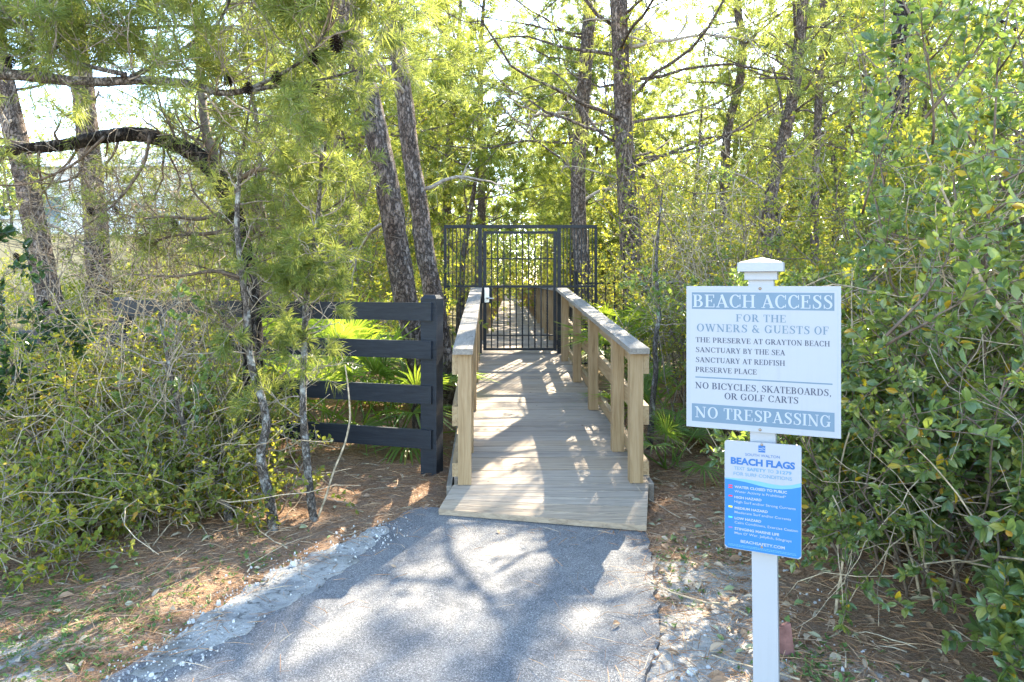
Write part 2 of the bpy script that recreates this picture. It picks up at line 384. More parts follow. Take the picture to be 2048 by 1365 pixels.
def sdist(poly, x, y):
    x = np.asarray(x, float); y = np.asarray(y, float); d = np.full(x.shape, 1e9); n = len(poly)
    for i in range(n):
        a = poly[i]; b = poly[(i + 1) % n]; e = b - a; L = max(e @ e, 1e-9)
        t = np.clip(((x - a[0]) * e[0] + (y - a[1]) * e[1]) / L, 0, 1)
        d = np.minimum(d, np.hypot(x - a[0] - t * e[0], y - a[1] - t * e[1]))
    return np.where(inside(poly, x, y), -d, d)
def bumps(x, y):
    return (np.sin(x * 2.1 + 1.3 * np.sin(y * 1.7)) * np.cos(y * 2.6 + .8) * .5 + np.sin(x * 5.3 + y * 3.1) * .25
            + np.sin(x * 11.7 - y * 9.3 + 2 * np.sin(x * 3)) * .15 + np.sin(x * 23 + y * 17) * np.sin(y * 29 - x * 11) * .15)
def gz(x, y):
    x = np.asarray(x, float); y = np.asarray(y, float)
    d = sdist(ASPH, x, y)
    base = .30 * sstep(5.0, 9.8, y) - .15 * sstep(14, 30, y)
    b = -.012 + (bumps(x, y) * .022 + .010) * sstep(0.0, .5, d) - .05 * sstep(.02, -.12, d)
    mound = .16 * sstep(-.8, -3.0, x) * sstep(3.4, 5.2, y) + .10 * sstep(1.2, 2.8, x) * sstep(2.6, 4.0, y)
    inr = sstep(.75, .55, np.abs(x - .2)) * sstep(4.2, 4.6, y) * sstep(10.5, 9.8, y)
    return base + b * (1 - inr) - inr * .06 + mound
gx = np.concatenate([-np.geomspace(500, 6.2, 26), np.arange(-6, 5.01, .06), np.geomspace(5.3, 500, 28)])
gy = np.concatenate([-np.geomspace(300, 1, 14), np.arange(-.5, 1.5, .25), np.arange(1.5, 10.5, .06), np.geomspace(10.7, 700, 40)])
X, Yg = np.meshgrid(gx, gy); Z = gz(X, Yg)
mb = MB(); nx, ny = len(gx), len(gy)
ii, jj = np.meshgrid(np.arange(nx - 1), np.arange(ny - 1)); q = jj * nx + ii
mb.add(np.stack([X, Yg, Z], -1).reshape(-1, 3), np.stack([q, q + 1, q + nx + 1, q + nx], -1).reshape(-1, 4))
ground = mb.build('ground', MAT['ground'], smooth=True); tag(ground, kind='structure')
def blob(cx, cy, r, xx, yy): return np.exp(-(((xx - cx) ** 2 + (yy - cy) ** 2) / r ** 2))
sand = np.zeros_like(X)
for px, py, r, k in ((1400,1160,.32,.75),(1380,1260,.26,.8),(1420,1340,.26,.85),(1360,1365,.24,.85),(1350,1130,.2,.6),(1700,1330,.18,.5),(60,1290,.2,.62),(120,1300,.22,.5),(30,1360,.2,.6),(1460,1250,.25,.55),(420,1255,.2,.5),(640,1090,.15,.3)):
    p = G(px, py); sand = np.maximum(sand, blob(p[0], p[1], r * 1.6, X, Yg) * k)
at = ground.data.attributes.new("sand", 'FLOAT', 'POINT'); at.data.foreach_set("value", sand.astype(np.float32).ravel())
far = sstep(6.5, 11, Yg) * .75
at = ground.data.attributes.new("far", 'FLOAT', 'POINT'); at.data.foreach_set("value", far.astype(np.float32).ravel())

def sheet(name, poly, z, skirt_out, skirt_z, mats, kind='structure'):
    mb = MB(); n = len(poly)
    top = np.column_stack([poly, np.full(n, z)])
    tri = tessellate_polygon([[Vector(p) for p in top]])
    mb.faces(top, [tuple(t) for t in tri])
    t = nrm(np.roll(poly, -1, 0) - np.roll(poly, 1, 0)); nn = np.column_stack([t[:, 1], -t[:, 0]])
    area = np.sum(poly[:, 0] * np.roll(poly[:, 1], -1) - np.roll(poly[:, 0], -1) * poly[:, 1])
    if area < 0: nn = -nn
    rng = np.random.default_rng(5)
    o = poly + nn * (skirt_out * (.4 + rng.random((n, 1)) * 1.2)); ring = np.concatenate([top, np.column_stack([o, np.full(n, skirt_z)])])
    i = np.arange(n); j = (i + 1) % n
    mb.add(ring, np.stack([i, j, j + n, i + n], -1), 1 if len(mats) > 1 else 0)
    o_ = mb.build(name, mats)
    # make every face point up
    bm = bmesh.new(); bm.from_mesh(o_.data); bm.normal_update()
    for f in bm.faces:
        if f.normal.z < 0: f.normal_flip()
    bm.to_mesh(o_.data); bm.free()
    tag(o_, kind=kind); return o_
sheet('asphalt_path', dens(ASPH, .035, .012, 1), 0.0, .025, -.07, [MAT['asphalt'], MAT['asphalt_edge']])
LIME = np.array(wp([(252,1352),(330,1296),(372,1262),(405,1232),(470,1200),(520,1158),(570,1138),(628,1108),(676,1092),(720,1072),(768,1052),(782,1062),(748,1082),(735,1100),(690,1140),(640,1172),(575,1215),(500,1252),(430,1290),(380,1318),(300,1356)]))
sheet('limestone_edge', dens(LIME, .028, .030, 2), 0.005, .03, -.045, [MAT['limestone']])

# ------------------------------------------------------------------ ramp boardwalk
SL = .076; HD = R(1.93)
AX = np.array((-math.sin(HD), math.cos(HD), 0)); LX = np.array((math.cos(HD), math.sin(HD), 0))
RC = np.array((.262, 4.65, .128))
def Q(s_, t_, h_):
    """ramp point: s along from the first posts, t to the right, h above the deck"""
    s_, t_, h_ = np.broadcast_arrays(np.asarray(s_, float), np.asarray(t_, float), np.asarray(h_, float))
    return RC + s_[..., None] * AX + t_[..., None] * LX + (SL * s_ + h_)[..., None] * np.array((0, 0, 1.0))
def qbox(mb, s0, s1, t0, t1, h0, h1, mi=0):
    v = [Q(*p) for p in ((s0,t0,h0),(s0,t1,h0),(s1,t1,h0),(s1,t0,h0),(s0,t0,h1),(s0,t1,h1),(s1,t1,h1),(s1,t0,h1))]
    mb.hexa(np.array(v), mi)
rng = np.random.default_rng(11)
ramp = thing('boardwalk_ramp', 'sloping wooden ramp with grey capped handrails leading up to the metal gate', 'boardwalk', tuple(RC))
mb = MB(); s_ = -.03; SEND = 5.02
while s_ < SEND:
    e = min(s_ + .138, SEND); dz = rng.normal(0, .0015)
    qbox(mb, s_, e - .009, -.66 + rng.normal(0, .004), .665 + rng.normal(0, .004), -.035 + dz, dz); s_ = e
# flared landing boards
bl, br = Q(-.035, -.66, 0), Q(-.035, .665, 0); fl, fr = np.array((-.47, 4.37, .036)), np.array((.80, 4.06, .040))
for k in range(5):
    a, b = k / 5 + .006, (k + 1) / 5 - .006
    p = [bl + (fl - bl) * b, br + (fr - br) * b, br + (fr - br) * a, bl + (fl - bl) * a]
    p = np.array(p); lo = p - np.array((0, 0, .034)); mb.hexa(np.concatenate([lo, p]))
deck = mb.build('deck', MAT['deck'], ramp, origin=RC)
mb = MB()
for t_ in (-.62, .0, .62): qbox(mb, .05, SEND - .05, t_ - .019, t_ + .019, -.22, -.0375)
mb.build('joist', MAT['rail_wood'], ramp, origin=RC)
mb = MB(); 
for side in (-1, 1): qbox(mb, -.03, SEND - .2, side * .667 - .017 + side*.02, side * .667 + .017 + side*.02, -.19, -.005)
mb.build('fascia_board', MAT['cap_wood'], ramp, origin=RC)
PS = (0.0, .66, 1.90, 3.10, 4.36)
def postbox(mb, s0, t0, h0, h1, w_=.089):
    c = Q(s0, t0, 0); z0 = c[2] + h0; z1 = c[2] + h1; b = w_ / 2
    v = []
    for z in (z0, z1):
        for ds, dt in ((-b, -b), (-b, b), (b, b), (b, -b)):
            p = c + AX * ds + LX * dt; v.append((p[0], p[1], z + (SL * ds if z == z1 else 0)))
    mb.hexa(np.array(v))
for side in (-1, 1):
    for s0 in PS:
        mb = MB(); postbox(mb, s0, side * .5825, .001, .885); mb.build('post', MAT['post_wood'], ramp, origin=RC)
    to = side * (.5825 + .0445)
    for nm, h0, h1 in (('lower_rail', .06, .15), ('middle_rail', .40, .53), ('upper_rail', .745, .883)):
        mb = MB(); a, b = sorted((to + side * .001, to + side * .039)); qbox(mb, -.045, 4.9, a, b, h0, h1)
        mb.build(nm, MAT['rail_wood'], ramp, origin=RC)
    mb = MB(); a, b = sorted((side * .515, side * .672)); 
    v = [Q(*p) for p in ((-.09,a+.012,.887),(-.09,b-.012,.887),(4.93,b,.887),(4.93,a,.887),(-.09,a+.012,.925),(-.09,b-.012,.925),(4.93,b,.925),(4.93,a,.925))]
    mb.hexa(np.array(v)); o = mb.build('rail_cap', MAT['cap_wood'], ramp, origin=RC)
# ------------------------------------------------------------------ boardwalk beyond the gate (level)
DZ = .505; B0 = np.array((.095, 9.70, DZ))
far_bw = thing('boardwalk', 'long level boardwalk running away behind the metal gate into the woods', 'boardwalk', tuple(B0))
def LB(s_, t_, h_): return np.array((B0[0] + t_ - .003 * s_, B0[1] + s_, B0[2] + h_))
def lbox(mb, s0, s1, t0, t1, h0, h1):
    mb.hexa(np.array([LB(*p) for p in ((s0,t0,h0),(s0,t1,h0),(s1,t1,h0),(s1,t0,h0),(s0,t0,h1),(s0,t1,h1),(s1,t1,h1),(s1,t0,h1))]))
mb = MB(); s_ = 0
while s_ < 58: lbox(mb, s_, s_ + .133, -.66, .66, -.04, rng.normal(0, .002)); s_ += .14
mb.build('deck', MAT['deck'], far_bw, origin=B0)
for side in (-1, 1):
    for k in range(24):
        s0 = .5 + k * 1.5 + k * k * .04; mb = MB(); a, b = sorted((side * .545, side * .634)); lbox(mb, s0, s0 + .089, a, b, .003, .87)
        mb.build('post', MAT['post_wood'], far_bw, origin=B0)
    for nm, h0, h1 in (('lower_rail', .10, .24), ('middle_rail', .42, .56), ('upper_rail', .72, .865)):
        mb = MB(); a, b = sorted((side * .636, side * .674)); lbox(mb, .4, 57, a, b, h0, h1); mb.build(nm, MAT['rail_wood'], far_bw, origin=B0)
    mb = MB(); a, b = sorted((side * .53, side * .675)); lbox(mb, .4, 57, a, b, .872, .91); mb.build('rail_cap', MAT['cap_wood'], far_bw, origin=B0)
    mb = MB(); lbox(mb, .02, 57, *sorted((side*.662, side*.70)), -.24, -.002); mb.build('fascia_board', MAT['rail_wood'], far_bw, origin=B0)

# ------------------------------------------------------------------ metal gate with its side panels
GY = 9.60
def gp(px, py): return W(px, py, GY)
gx_ = lambda px: (px - 1024) / FPX * GY
gzz = lambda py: EYE - (py - HY) / FPX * GY
gate = thing('metal_gate', 'black metal security gate with barred side wings across the boardwalk', 'gate', (gx_(1042), GY, DZ))
GO = np.array((gx_(1042), GY, DZ))
def gbar(mb, x0, x1, z0, z1, d=.05, dy=0): mb.box((x0, GY - d / 2 + dy, z0), (x1, GY + d / 2 + dy, z1))
def twist(mb, x, z0, z1, r=.0095, tw=True):
    n = max(2, int((z1 - z0) / .012)) if tw else 2
    z = np.linspace(z0, z1, n)
    P = np.stack([np.full(n, x), np.full(n, GY), z], -1)
    k = 4
    a = np.arange(k) * np.pi / 2 + np.pi / 4
    ang = a[None] + ((z - z0) * 38)[:, None] if tw else a[None] + 0 * z[:, None]
    V = np.stack([x + 1.25 * r * np.cos(ang), GY + 1.25 * r * np.sin(ang), np.repeat(z[:, None], k, 1)], -1).reshape(-1, 3)
    i = np.arange(n - 1)[:, None]; j = np.arange(k)[None]; j2 = (j + 1) % k
    mb.add(V, np.stack([i*k+j, i*k+j2, (i+1)*k+j2, (i+1)*k+j], -1).reshape(-1, 4))
for a, b in ((956.5, 964), (1114.5, 1122)):
    mb = MB(); gbar(mb, gx_(a), gx_(b), DZ - .25, gzz(457.5)); mb.build('gate_post', MAT['iron'], gate, origin=GO)
mb = MB(); gbar(mb, gx_(888), gx_(1194), gzz(457), gzz(450.5), .052); mb.build('top_beam', MAT['iron'], gate, origin=GO)
leaf_x0, leaf_x1 = gx_(966.5), gx_(1113)
leaf_z0, leaf_z1 = gzz(701), gzz(463)
mb = MB()
gbar(mb, leaf_x0, leaf_x0 + .045, leaf_z0, leaf_z1, .045); gbar(mb, leaf_x1 - .045, leaf_x1, leaf_z0, leaf_z1, .045)
gbar(mb, leaf_x0 + .046, leaf_x1 - .046, leaf_z1 - .035, leaf_z1, .044); gbar(mb, leaf_x0 + .046, leaf_x1 - .046, leaf_z0, leaf_z0 + .032, .044)
gbar(mb, leaf_x0 + .046, leaf_x1 - .046, gzz(576), gzz(571), .044)
lf = mb.build('gate_leaf', MAT['iron'], gate, origin=GO)
for py in (518, 671):
    mb = MB(); gbar(mb, leaf_x0 + .047, leaf_x1 - .047, gzz(py) - .008, gzz(py) + .008, .034); mb.build('cross_rail', MAT['iron'], lf, origin=GO)
for k in range(10):
    x = gx_(983 + k * 12.4); mb = MB()
    twist(mb, x, gzz(571) + .002, leaf_z1 - .037, tw=False); twist(mb, x, leaf_z0 + .034, gzz(576) - .002, tw=(k % 2 == 1)); mb.build('bar', MAT['iron'], lf, origin=GO)
mb = MB(); gbar(mb, leaf_x1 + .002, leaf_x1 + .028, gzz(492), gzz(464), .03, -.02); mb.build('hinge', MAT['iron'], lf, origin=GO)
mb = MB(); gbar(mb, leaf_x1 + .002, leaf_x1 + .028, gzz(690), gzz(680), .03, -.02); mb.build('hinge', MAT['iron'], lf, origin=GO)
mb = MB(); mb.box((gx_(963), GY - .034, gzz(607)), (gx_(983), GY - .026, gzz(573))); mb.build('lock_plate', MAT['iron'], lf, origin=GO)
mb = MB(); mb.box((gx_(969.5), GY - .060, gzz(605)), (gx_(978.5), GY - .036, gzz(576)))
mb.tubes(np.array([[gx_(974), GY - .062, gzz(596.5)], [gx_(974), GY - .095, gzz(596.5)], [gx_(978), GY - .105, gzz(596.7)], [gx_(988), GY - .105, gzz(597.2)]]), np.array([.010, .010, .009, .007]), 8)
lk = mb.build('lever_lock', MAT['nickel'], lf, origin=GO)
for (xa, xb, nb, outer) in ((888, 956, 8, 'l'), (1122.5, 1194, 9, 'r')):
    mb = MB(); zb = gzz(733); xo = gx_(xa) if outer == 'l' else gx_(xb - 5)
    gbar(mb, xo, xo + .036, zb, gzz(457.3), .036)
    x0, x1 = (gx_(xa) + .037, gx_(xb)) if outer == 'l' else (gx_(xa), gx_(xb - 5) - .001)
    for py in (573, 727): gbar(mb, x0, x1, gzz(py) - .014, gzz(py) + .014, .03)
    wing = mb.build('wing_panel', MAT['iron'], gate, origin=GO)
    for k in range(nb):
        x = x0 + (x1 - x0) * (k + .6) / (nb + .2); mb = MB()
        twist(mb, x, zb + .01, gzz(727) - .015, .0075, False); twist(mb, x, gzz(727) + .015, gzz(573) - .015, .0075, False); twist(mb, x, gzz(573) + .015, gzz(457.3), .0075, False)
        mb.build('bar', MAT['iron'], wing, origin=GO)
# ------------------------------------------------------------------ low iron picket fence right of the gate
FY = 10.4; PO = np.array((.97, FY, .2))
pick = thing('iron_fence', 'low black iron picket fence running right from behind the gate wing', 'fence', tuple(PO))
top = EYE + 5 * FY / FPX
for x in (.985, 3.4, 5.8):
    mb = MB(); mb.box((x - .028, FY - .028, .05), (x + .028, FY + .028, top + .13)); mb.box((x - .034, FY - .034, top + .131), (x + .034, FY + .034, top + .148))
    mb.build('fence_post', MAT['iron'], pick, origin=PO)
for z in (top - .03, .55):
    mb = MB(); mb.box((1.015, FY - .013, z - .014), (5.77, FY + .013, z + .014)); mb.build('rail', MAT['iron'], pick, origin=PO)
for k in range(34):
    x = 1.15 + k * .137
    if min(abs(x - q_) for q_ in (3.4, 5.8)) < .05: continue
    mb = MB(); mb.box((x - .008, FY - .0225, .32), (x + .008, FY - .0135, top + .06))
    mb.hexa(np.array([(x-.008,FY-.0225,top+.0605),(x+.008,FY-.0225,top+.0605),(x+.008,FY-.0135,top+.0605),(x-.008,FY-.0135,top+.0605),(x-.001,FY-.018,top+.095),(x+.001,FY-.018,top+.095),(x+.001,FY-.017,top+.095),(x-.001,FY-.017,top+.095)]))
    mb.build('picket', MAT['iron'], pick, origin=PO)
# ------------------------------------------------------------------ four-board ranch fence on the left
FA = R(17.0); FD = np.array((-math.cos(FA), math.sin(FA), 0)); FN = np.array((-math.sin(FA), -math.cos(FA), 0))   # along, towards the camera
F0 = np.array((-.625, 5.33, -.02))
ranch = thing('board_fence', 'black painted four board fence ending in a square post beside the ramp', 'fence', tuple(F0))
def fbox(mb, s0, s1, n0, n1, z0, z1):
    v = []
    for z in (z0, z1):
        for s1_, n_ in ((s0, n0), (s1, n0), (s1, n1), (s0, n1)):
            p = F0 + FD * s1_ + FN * n_; v.append((p[0], p[1], z))
    mb.hexa(np.array(v))
SP = (0.0, 3.05, 6.1, 9.0)
for k, s0 in enumerate(SP):
    mb = MB(); hgt = 1.365 if k == 0 else 1.33
    fbox(mb, s0 - .066, s0 + .066, -.066, .066, -.1, hgt)
    b0 = [F0 + FD * (s0 + a) + FN * b for a, b in ((-.066,-.066),(.066,-.066),(.066,.066),(-.066,.066))]
    b1 = [F0 + FD * (s0 + a) + FN * b for a, b in ((-.045,-.045),(.045,-.045),(.045,.045),(-.045,.045))]
    mb.hexa(np.array([(p[0], p[1], hgt) for p in b0] + [(p[0], p[1], hgt + .028) for p in b1]))
    mb.build('fence_post', MAT['fence_black'], ranch, origin=F0)
for j, (z0, z1) in enumerate(((1.20, 1.335), (.905, 1.04), (.555, .695), (.215, .355))):
    for k in range(3):
        if j == 0 and k > 0: continue
        mb = MB(); a = SP[k] - .035 if k == 0 else SP[k] + .003; b = SP[k + 1] - .003
        fbox(mb, a, b, .0665, .0975, z0 + rng.normal(0, .004), z1)
        mb.build('board', MAT['fence_black'], ranch, origin=F0)
# ------------------------------------------------------------------ lettering
def text_mb(mb, s, x0, x1, yt, yb, place, mi=0, bold=0.0, z=.0006):
    """built-in sans face, capital height fitted between yt and yb (top/bottom), width to x0..x1"""
    def mesh_of(t):
        c = bpy.data.curves.new("t", 'FONT'); c.body = t; c.offset = bold; c.resolution_u = 3
        o = bpy.data.objects.new("t", c); COL.objects.link(o)
        dg = bpy.context.evaluated_depsgraph_get(); me = bpy.data.meshes.new_from_object(o.evaluated_get(dg))
        v = np.array([p.co[:] for p in me.vertices]); f = [tuple(p.vertices) for p in me.polygons]
        bpy.data.objects.remove(o); bpy.data.curves.remove(c); bpy.data.meshes.remove(me); return v, f
    cap, _ = mesh_of("H"); ch = cap[:, 1].max()
    v, f = mesh_of(s)
    x = (v[:, 0] - v[:, 0].min()) / (v[:, 0].max() - v[:, 0].min()); y = v[:, 1] / ch
    mb.faces(place(x0 + (x1 - x0) * x, yb + (yt - yb) * y, np.full(len(x), z)), f, mi)
# stroke-built serif capitals: pieces as quads/strips on a unit-high em
TK, TN, SF = .165, .062, .055          # thick stem, thin stroke, serif thickness
def stroke(pts, wid):
    pts = np.array(pts, float); wid = np.broadcast_to(np.asarray(wid, float), (len(pts),))
    t = np.gradient(pts, axis=0); t = nrm(t); n_ = np.column_stack([-t[:, 1], t[:, 0]]) * wid[:, None] / 2
    v = np.concatenate([pts + n_, pts - n_]); k = len(pts)
    return v, [(i, i + k, i + k + 1, i + 1) for i in range(k - 1)]
def rect(x0, y0, x1, y1): return np.array([(x0, y0), (x1, y0), (x1, y1), (x0, y1)]), [(0, 1, 2, 3)]
def ringp(cx, cy, rx, ry, a0, a1, tk=TK, tn=TN, n=28):
    a = np.radians(np.linspace(a0, a1, n)); c, s_ = np.cos(a), np.sin(a)
    o = np.column_stack([cx + rx * c, cy + ry * s_]); i_ = np.column_stack([cx + (rx - tk) * c, cy + (ry - tn) * s_])
    v = np.concatenate([o, i_]); return v, [(k, k + n, k + n + 1, k + 1) for k in range(n - 1)]
def serif(x, y, w_=.30): return rect(x - w_ / 2, y, x + w_ / 2, y + SF)
def stem_(x, w_=TK, sw=.33): return [rect(x - w_/2, 0, x + w_/2, 1), serif(x, 0, sw if w_ > .1 else .26), serif(x, 1 - SF, sw if w_ > .1 else .26)]
def tick(x, y0, y1, d=.03): return (np.array([(x - d, y0), (x + d, y0), (x + d, y1), (x - d, y1)]), [(0, 1, 2, 3)])
def eshape(full):
    g = stem_(.16) + [rect(.16, 1 - SF, .62, 1), rect(.16, .49, .47, .49 + SF), tick(.46, .40, .63), tick(.605, .74, 1)]
    if full: g += [rect(.16, 0, .64, SF), tick(.63, 0, .28)]
    return g
GL = {
 'A': ([stroke([(.10, 0), (.40, 1)], TN * 1.1), stroke([(.37, 1), (.70, 0)], TK * 1.05), rect(.19, .30, .60, .30 + SF), serif(.11, 0, .26), serif(.70, 0, .32)], .82),
 'B': (stem_(.16) + [rect(.16, 1 - SF, .36, 1), rect(.16, .5, .38, .5 + SF), rect(.16, 0, .38, SF), ringp(.34, .76, .27, .24, -90, 90), ringp(.36, .275, .31, .275, -90, 90)], .74),
 'C': ([ringp(.42, .5, .39, .52, 42, 318), tick(.735, .66, 1.0, .035), tick(.735, .06, .28, .03)], .82),
 'D': (stem_(.16) + [rect(.16, 1 - SF, .38, 1), rect(.16, 0, .38, SF), ringp(.36, .5, .44, .5, -90, 90)], .86),
 'E': (eshape(True), .71), 'F': (eshape(False), .68),
 'G': ([ringp(.42, .5, .39, .52, 42, 330), tick(.735, .66, 1.0, .035), rect(.64, 0.05, .79, .42), rect(.54, .40, .86, .40 + SF)], .90),
 'H': (stem_(.17) + stem_(.72) + [rect(.17, .48, .72, .48 + SF)], .90),
 'I': (stem_(.18), .36),
 'K': (stem_(.16) + [stroke([(.20, .42), (.64, .98)], TN * 1.1), stroke([(.33, .58), (.70, 0)], TK), serif(.65, 1 - SF, .28), serif(.72, 0, .26)], .84),
 'L': (stem_(.16) + [rect(.16, 0, .62, SF), tick(.61, 0, .30)], .68),
 'N': ([rect(.14, 0, .14 + TN, 1), rect(.72, 0, .72 + TN, 1), stroke([(.13, .98), (.74, .02)], TK), serif(.17, 0, .28), serif(.11, 1 - SF, .22), serif(.75, 1 - SF, .28)], .92),
 'O': ([ringp(.44, .5, .40, .52, 0, 360, n=44)], .88),
 'P': (stem_(.16) + [rect(.16, 1 - SF, .36, 1), rect(.16, .42, .38, .42 + SF), ringp(.35, .71, .29, .29, -90, 90)], .70),
 'R': (stem_(.16) + [rect(.16, 1 - SF, .36, 1), rect(.16, .46, .38, .46 + SF), ringp(.35, .73, .28, .27, -90, 90), stroke([(.38, .49), (.70, 0)], TK), serif(.72, 0, .22)], .82),
 'S': ([stroke([(.56, .80), (.52, .90), (.44, .965), (.33, .985), (.22, .95), (.155, .86), (.15, .76), (.20, .66), (.33, .56), (.46, .47), (.55, .37), (.565, .25), (.52, .12), (.42, .04), (.30, .012), (.20, .04), (.13, .11), (.10, .20)],
        [.05, .055, .06, .065, .09, .13, .15, .165, .175, .175, .165, .15, .125, .08, .062, .058, .055, .05]), tick(.585, .70, 1.0, .03), tick(.085, 0.0, .30, .03)], .68),
 'T': (stem_(.36)[:2] + [rect(.03, 1 - SF, .69, 1), tick(.05, .72, 1), tick(.67, .72, 1)], .72),
 'U': ([rect(.10, .3, .10 + TK, 1), rect(.68, .3, .68 + TN, 1), ringp(.42, .30, .32, .31, 180, 360, TK, TN), serif(.18, 1 - SF, .32), serif(.71, 1 - SF, .26)], .86),
 'V': ([stroke([(.12, 1), (.44, 0)], TK * 1.05), stroke([(.41, 0), (.71, 1)], TN * 1.1), serif(.13, 1 - SF, .32), serif(.71, 1 - SF, .26)], .82),
 'W': ([stroke([(.10, 1), (.36, 0)], TK), stroke([(.34, 0), (.58, 1)], TN), stroke([(.52, 1), (.82, 0)], TK), stroke([(.79, 0), (1.03, 1)], TN), serif(.11, 1 - SF, .30), serif(.54, 1 - SF, .26), serif(1.03, 1 - SF, .25)], 1.14),
 'Y': ([stroke([(.10, 1), (.40, .44)], TK), stroke([(.38, .44), (.66, 1)], TN), rect(.31, 0, .31 + TK, .47), serif(.39, 0, .32), serif(.11, 1 - SF, .30), serif(.66, 1 - SF, .26)], .78),
 '&': ([ringp(.38, .77, .20, .24, -10, 250, .10, TN), stroke([(.26, .62), (.76, .02)], TK), ringp(.33, .26, .27, .28, 70, 300, TK * .9, TN), stroke([(.44, .02), (.62, .18), (.72, .50)], TN), serif(.72, .48, .26), serif(.78, 0, .22)], .96),
 ',': ([stroke([(.12, .13), (.19, .06), (.16, -.06), (.08, -.16)], [.12, .15, .09, .03])], .26),
 ' ': ([], .36), '.': ([rect(.08, 0, .22, .14)], .3),
}
def serif_mb(mb, s, x0, x1, yt, yb, place, mi=0, z=.0006, gap=.06):
    adv = 0.0; items = []
    for ch in s:
        g, wd = GL[ch]; items.append((g, adv)); adv += wd + (gap if ch != ' ' else 0)
    adv -= gap
    for g, a in items:
        for q_, (v, f) in enumerate(g):
            x = x0 + (x1 - x0) * (v[:, 0] + a) / adv; y = yb + (yt - yb) * v[:, 1]
            mb.faces(place(x, y, np.full(len(x), z + q_ * .00007)), f, mi)

# ------------------------------------------------------------------ the white sign post with two signs
SU = nrm(np.array((.556, -.244, 0))); SN = np.array((SU[1], -SU[0], 0)); SN = SN if SN[1] < 0 else -SN
KS = .84
SC = np.array((1.038, 2.852, 0)) * KS
zk = lambda z: EYE + (z - EYE) * KS
sign = thing('sign_post', 'white square post with pointed cap carrying a beach access sign and a blue flags sign', 'sign', (SC[0], SC[1], 0))
SO = np.array((SC[0], SC[1], 0))
def sp(u, n_, z): return SC + SU * u + SN * n_ + np.array((0, 0, z))
mb = MB(); b = .042; lean = .020
def sbox(mb, u0, u1, n0, n1, z0, z1, l0=0, l1=0, ins=0, mi=0):
    v = [sp(u0 + l0, n1, z0), sp(u1 + l0, n1, z0), sp(u1 + l0, n0, z0), sp(u0 + l0, n0, z0), sp(u0 + ins + l1, n1 - ins, z1), sp(u1 - ins + l1, n1 - ins, z1), sp(u1 - ins + l1, n0 + ins, z1), sp(u0 + ins + l1, n0 + ins, z1)]
    mb.hexa(np.array(v), mi)
n_back = -.012 - .002
sbox(mb, -b, b, n_back - .084, n_back, -.2, zk(1.515), lean, 0)
pst = mb.build('post', MAT['white_vinyl'], sign, origin=SO)
mb = MB(); c0 = n_back - .042
for hw_, za, zb2, in_ in ((.054, 1.497, 1.531, 0), (.0756, 1.5315, 1.569, 0), (.072, 1.5692, 1.574, .010), (.061, 1.5743, 1.592, .055)): sbox(mb, -hw_, hw_, c0 - hw_, c0 + hw_, zk(za), zk(zb2), ins=in_)
mb.build('post_cap', MAT['white_vinyl'], pst, origin=SO)
zt, zb_ = zk(1.470), zk(.860); hw = .3035 * KS
def pl1(ui, v, z):
    ui = np.asarray(ui, float); t_ = ui * 2.974 / (2.73 + ui * (2.974 - 2.73))
    return SC + SU * ((t_ - .5) * 2 * hw)[..., None] + SN * np.asarray(z)[..., None] + np.stack([0 * t_, 0 * t_, zt - np.asarray(v, float) * (zt - zb_)], -1)
def flat(mb, u0, u1, v0, v1, z, pl, mi=0):
    a = np.array((u0, u1, u1, u0)); b_ = np.array((v1, v1, v0, v0)); mb.add(pl(a, b_, np.full(4, z)), [(0, 1, 2, 3)], mi)
mb = MB(); sbox(mb, -hw, hw, -.012, 0, zb_, zt)
board = mb.build('access_board', MAT['sign_white'], sign, origin=SO)
mb = MB()
for (u0, u1, v0, v1) in ((.015, .98, .027, .031), (.015, .98, .969, .973), (.015, .0185, .0312, .9688), (.9765, .98, .0312, .9688)): flat(mb, u0, u1, v0, v1, .0004, pl1)
mb.build('border_line', MAT['sign_line'], board, origin=SO)
mb = MB()
flat(mb, .035, .957, .044, .162, .0005, pl1); mb.build('blue_band', MAT['sign_blue'], board, origin=SO)
mb = MB(); flat(mb, .035, .958, .833, .959, .0005, pl1); mb.build('blue_band', MAT['sign_blue'], board, origin=SO)
mb = MB(); flat(mb, .058, .945, .641, .650, .0005, pl1); mb.build('dividing_line', MAT['sign_blue'], board, origin=SO)
for s, a, b_, v0, v1, g_, mk_ in (("BEACH ACCESS", .042, .948, .060, .149, .06, 'ink_white'), ("NO TRESPASSING", .055, .936, .853, .930, .06, 'ink_white'), ("FOR THE", .32, .645, .195, .246, .10, 'sign_blue'), ("OWNERS & GUESTS OF", .065, .922, .267, .320, .10, 'sign_blue')):
    mb = MB(); serif_mb(mb, s, a, b_, v0, v1, pl1, z=.0010, gap=g_); mb.build('lettering', MAT[mk_], board, origin=SO)
for s, a, b_, v0, v1 in (("THE PRESERVE AT GRAYTON BEACH", .059, .928, .362, .398), ("SANCTUARY BY THE SEA", .059, .6375, .432, .468), ("SANCTUARY AT REDFISH", .059, .6375, .503, .539),
    ("PRESERVE PLACE", .059, .4555, .572, .608), ("NO BICYCLES, SKATEBOARDS,", .056, .936, .680, .725), ("OR GOLF CARTS", .2445, .725, .745, .789)):
    mb = MB(); serif_mb(mb, s, a, b_, v0, v1, pl1, gap=.05); mb.build('lettering', MAT['ink_dark'], board, origin=SO)
mb = MB()
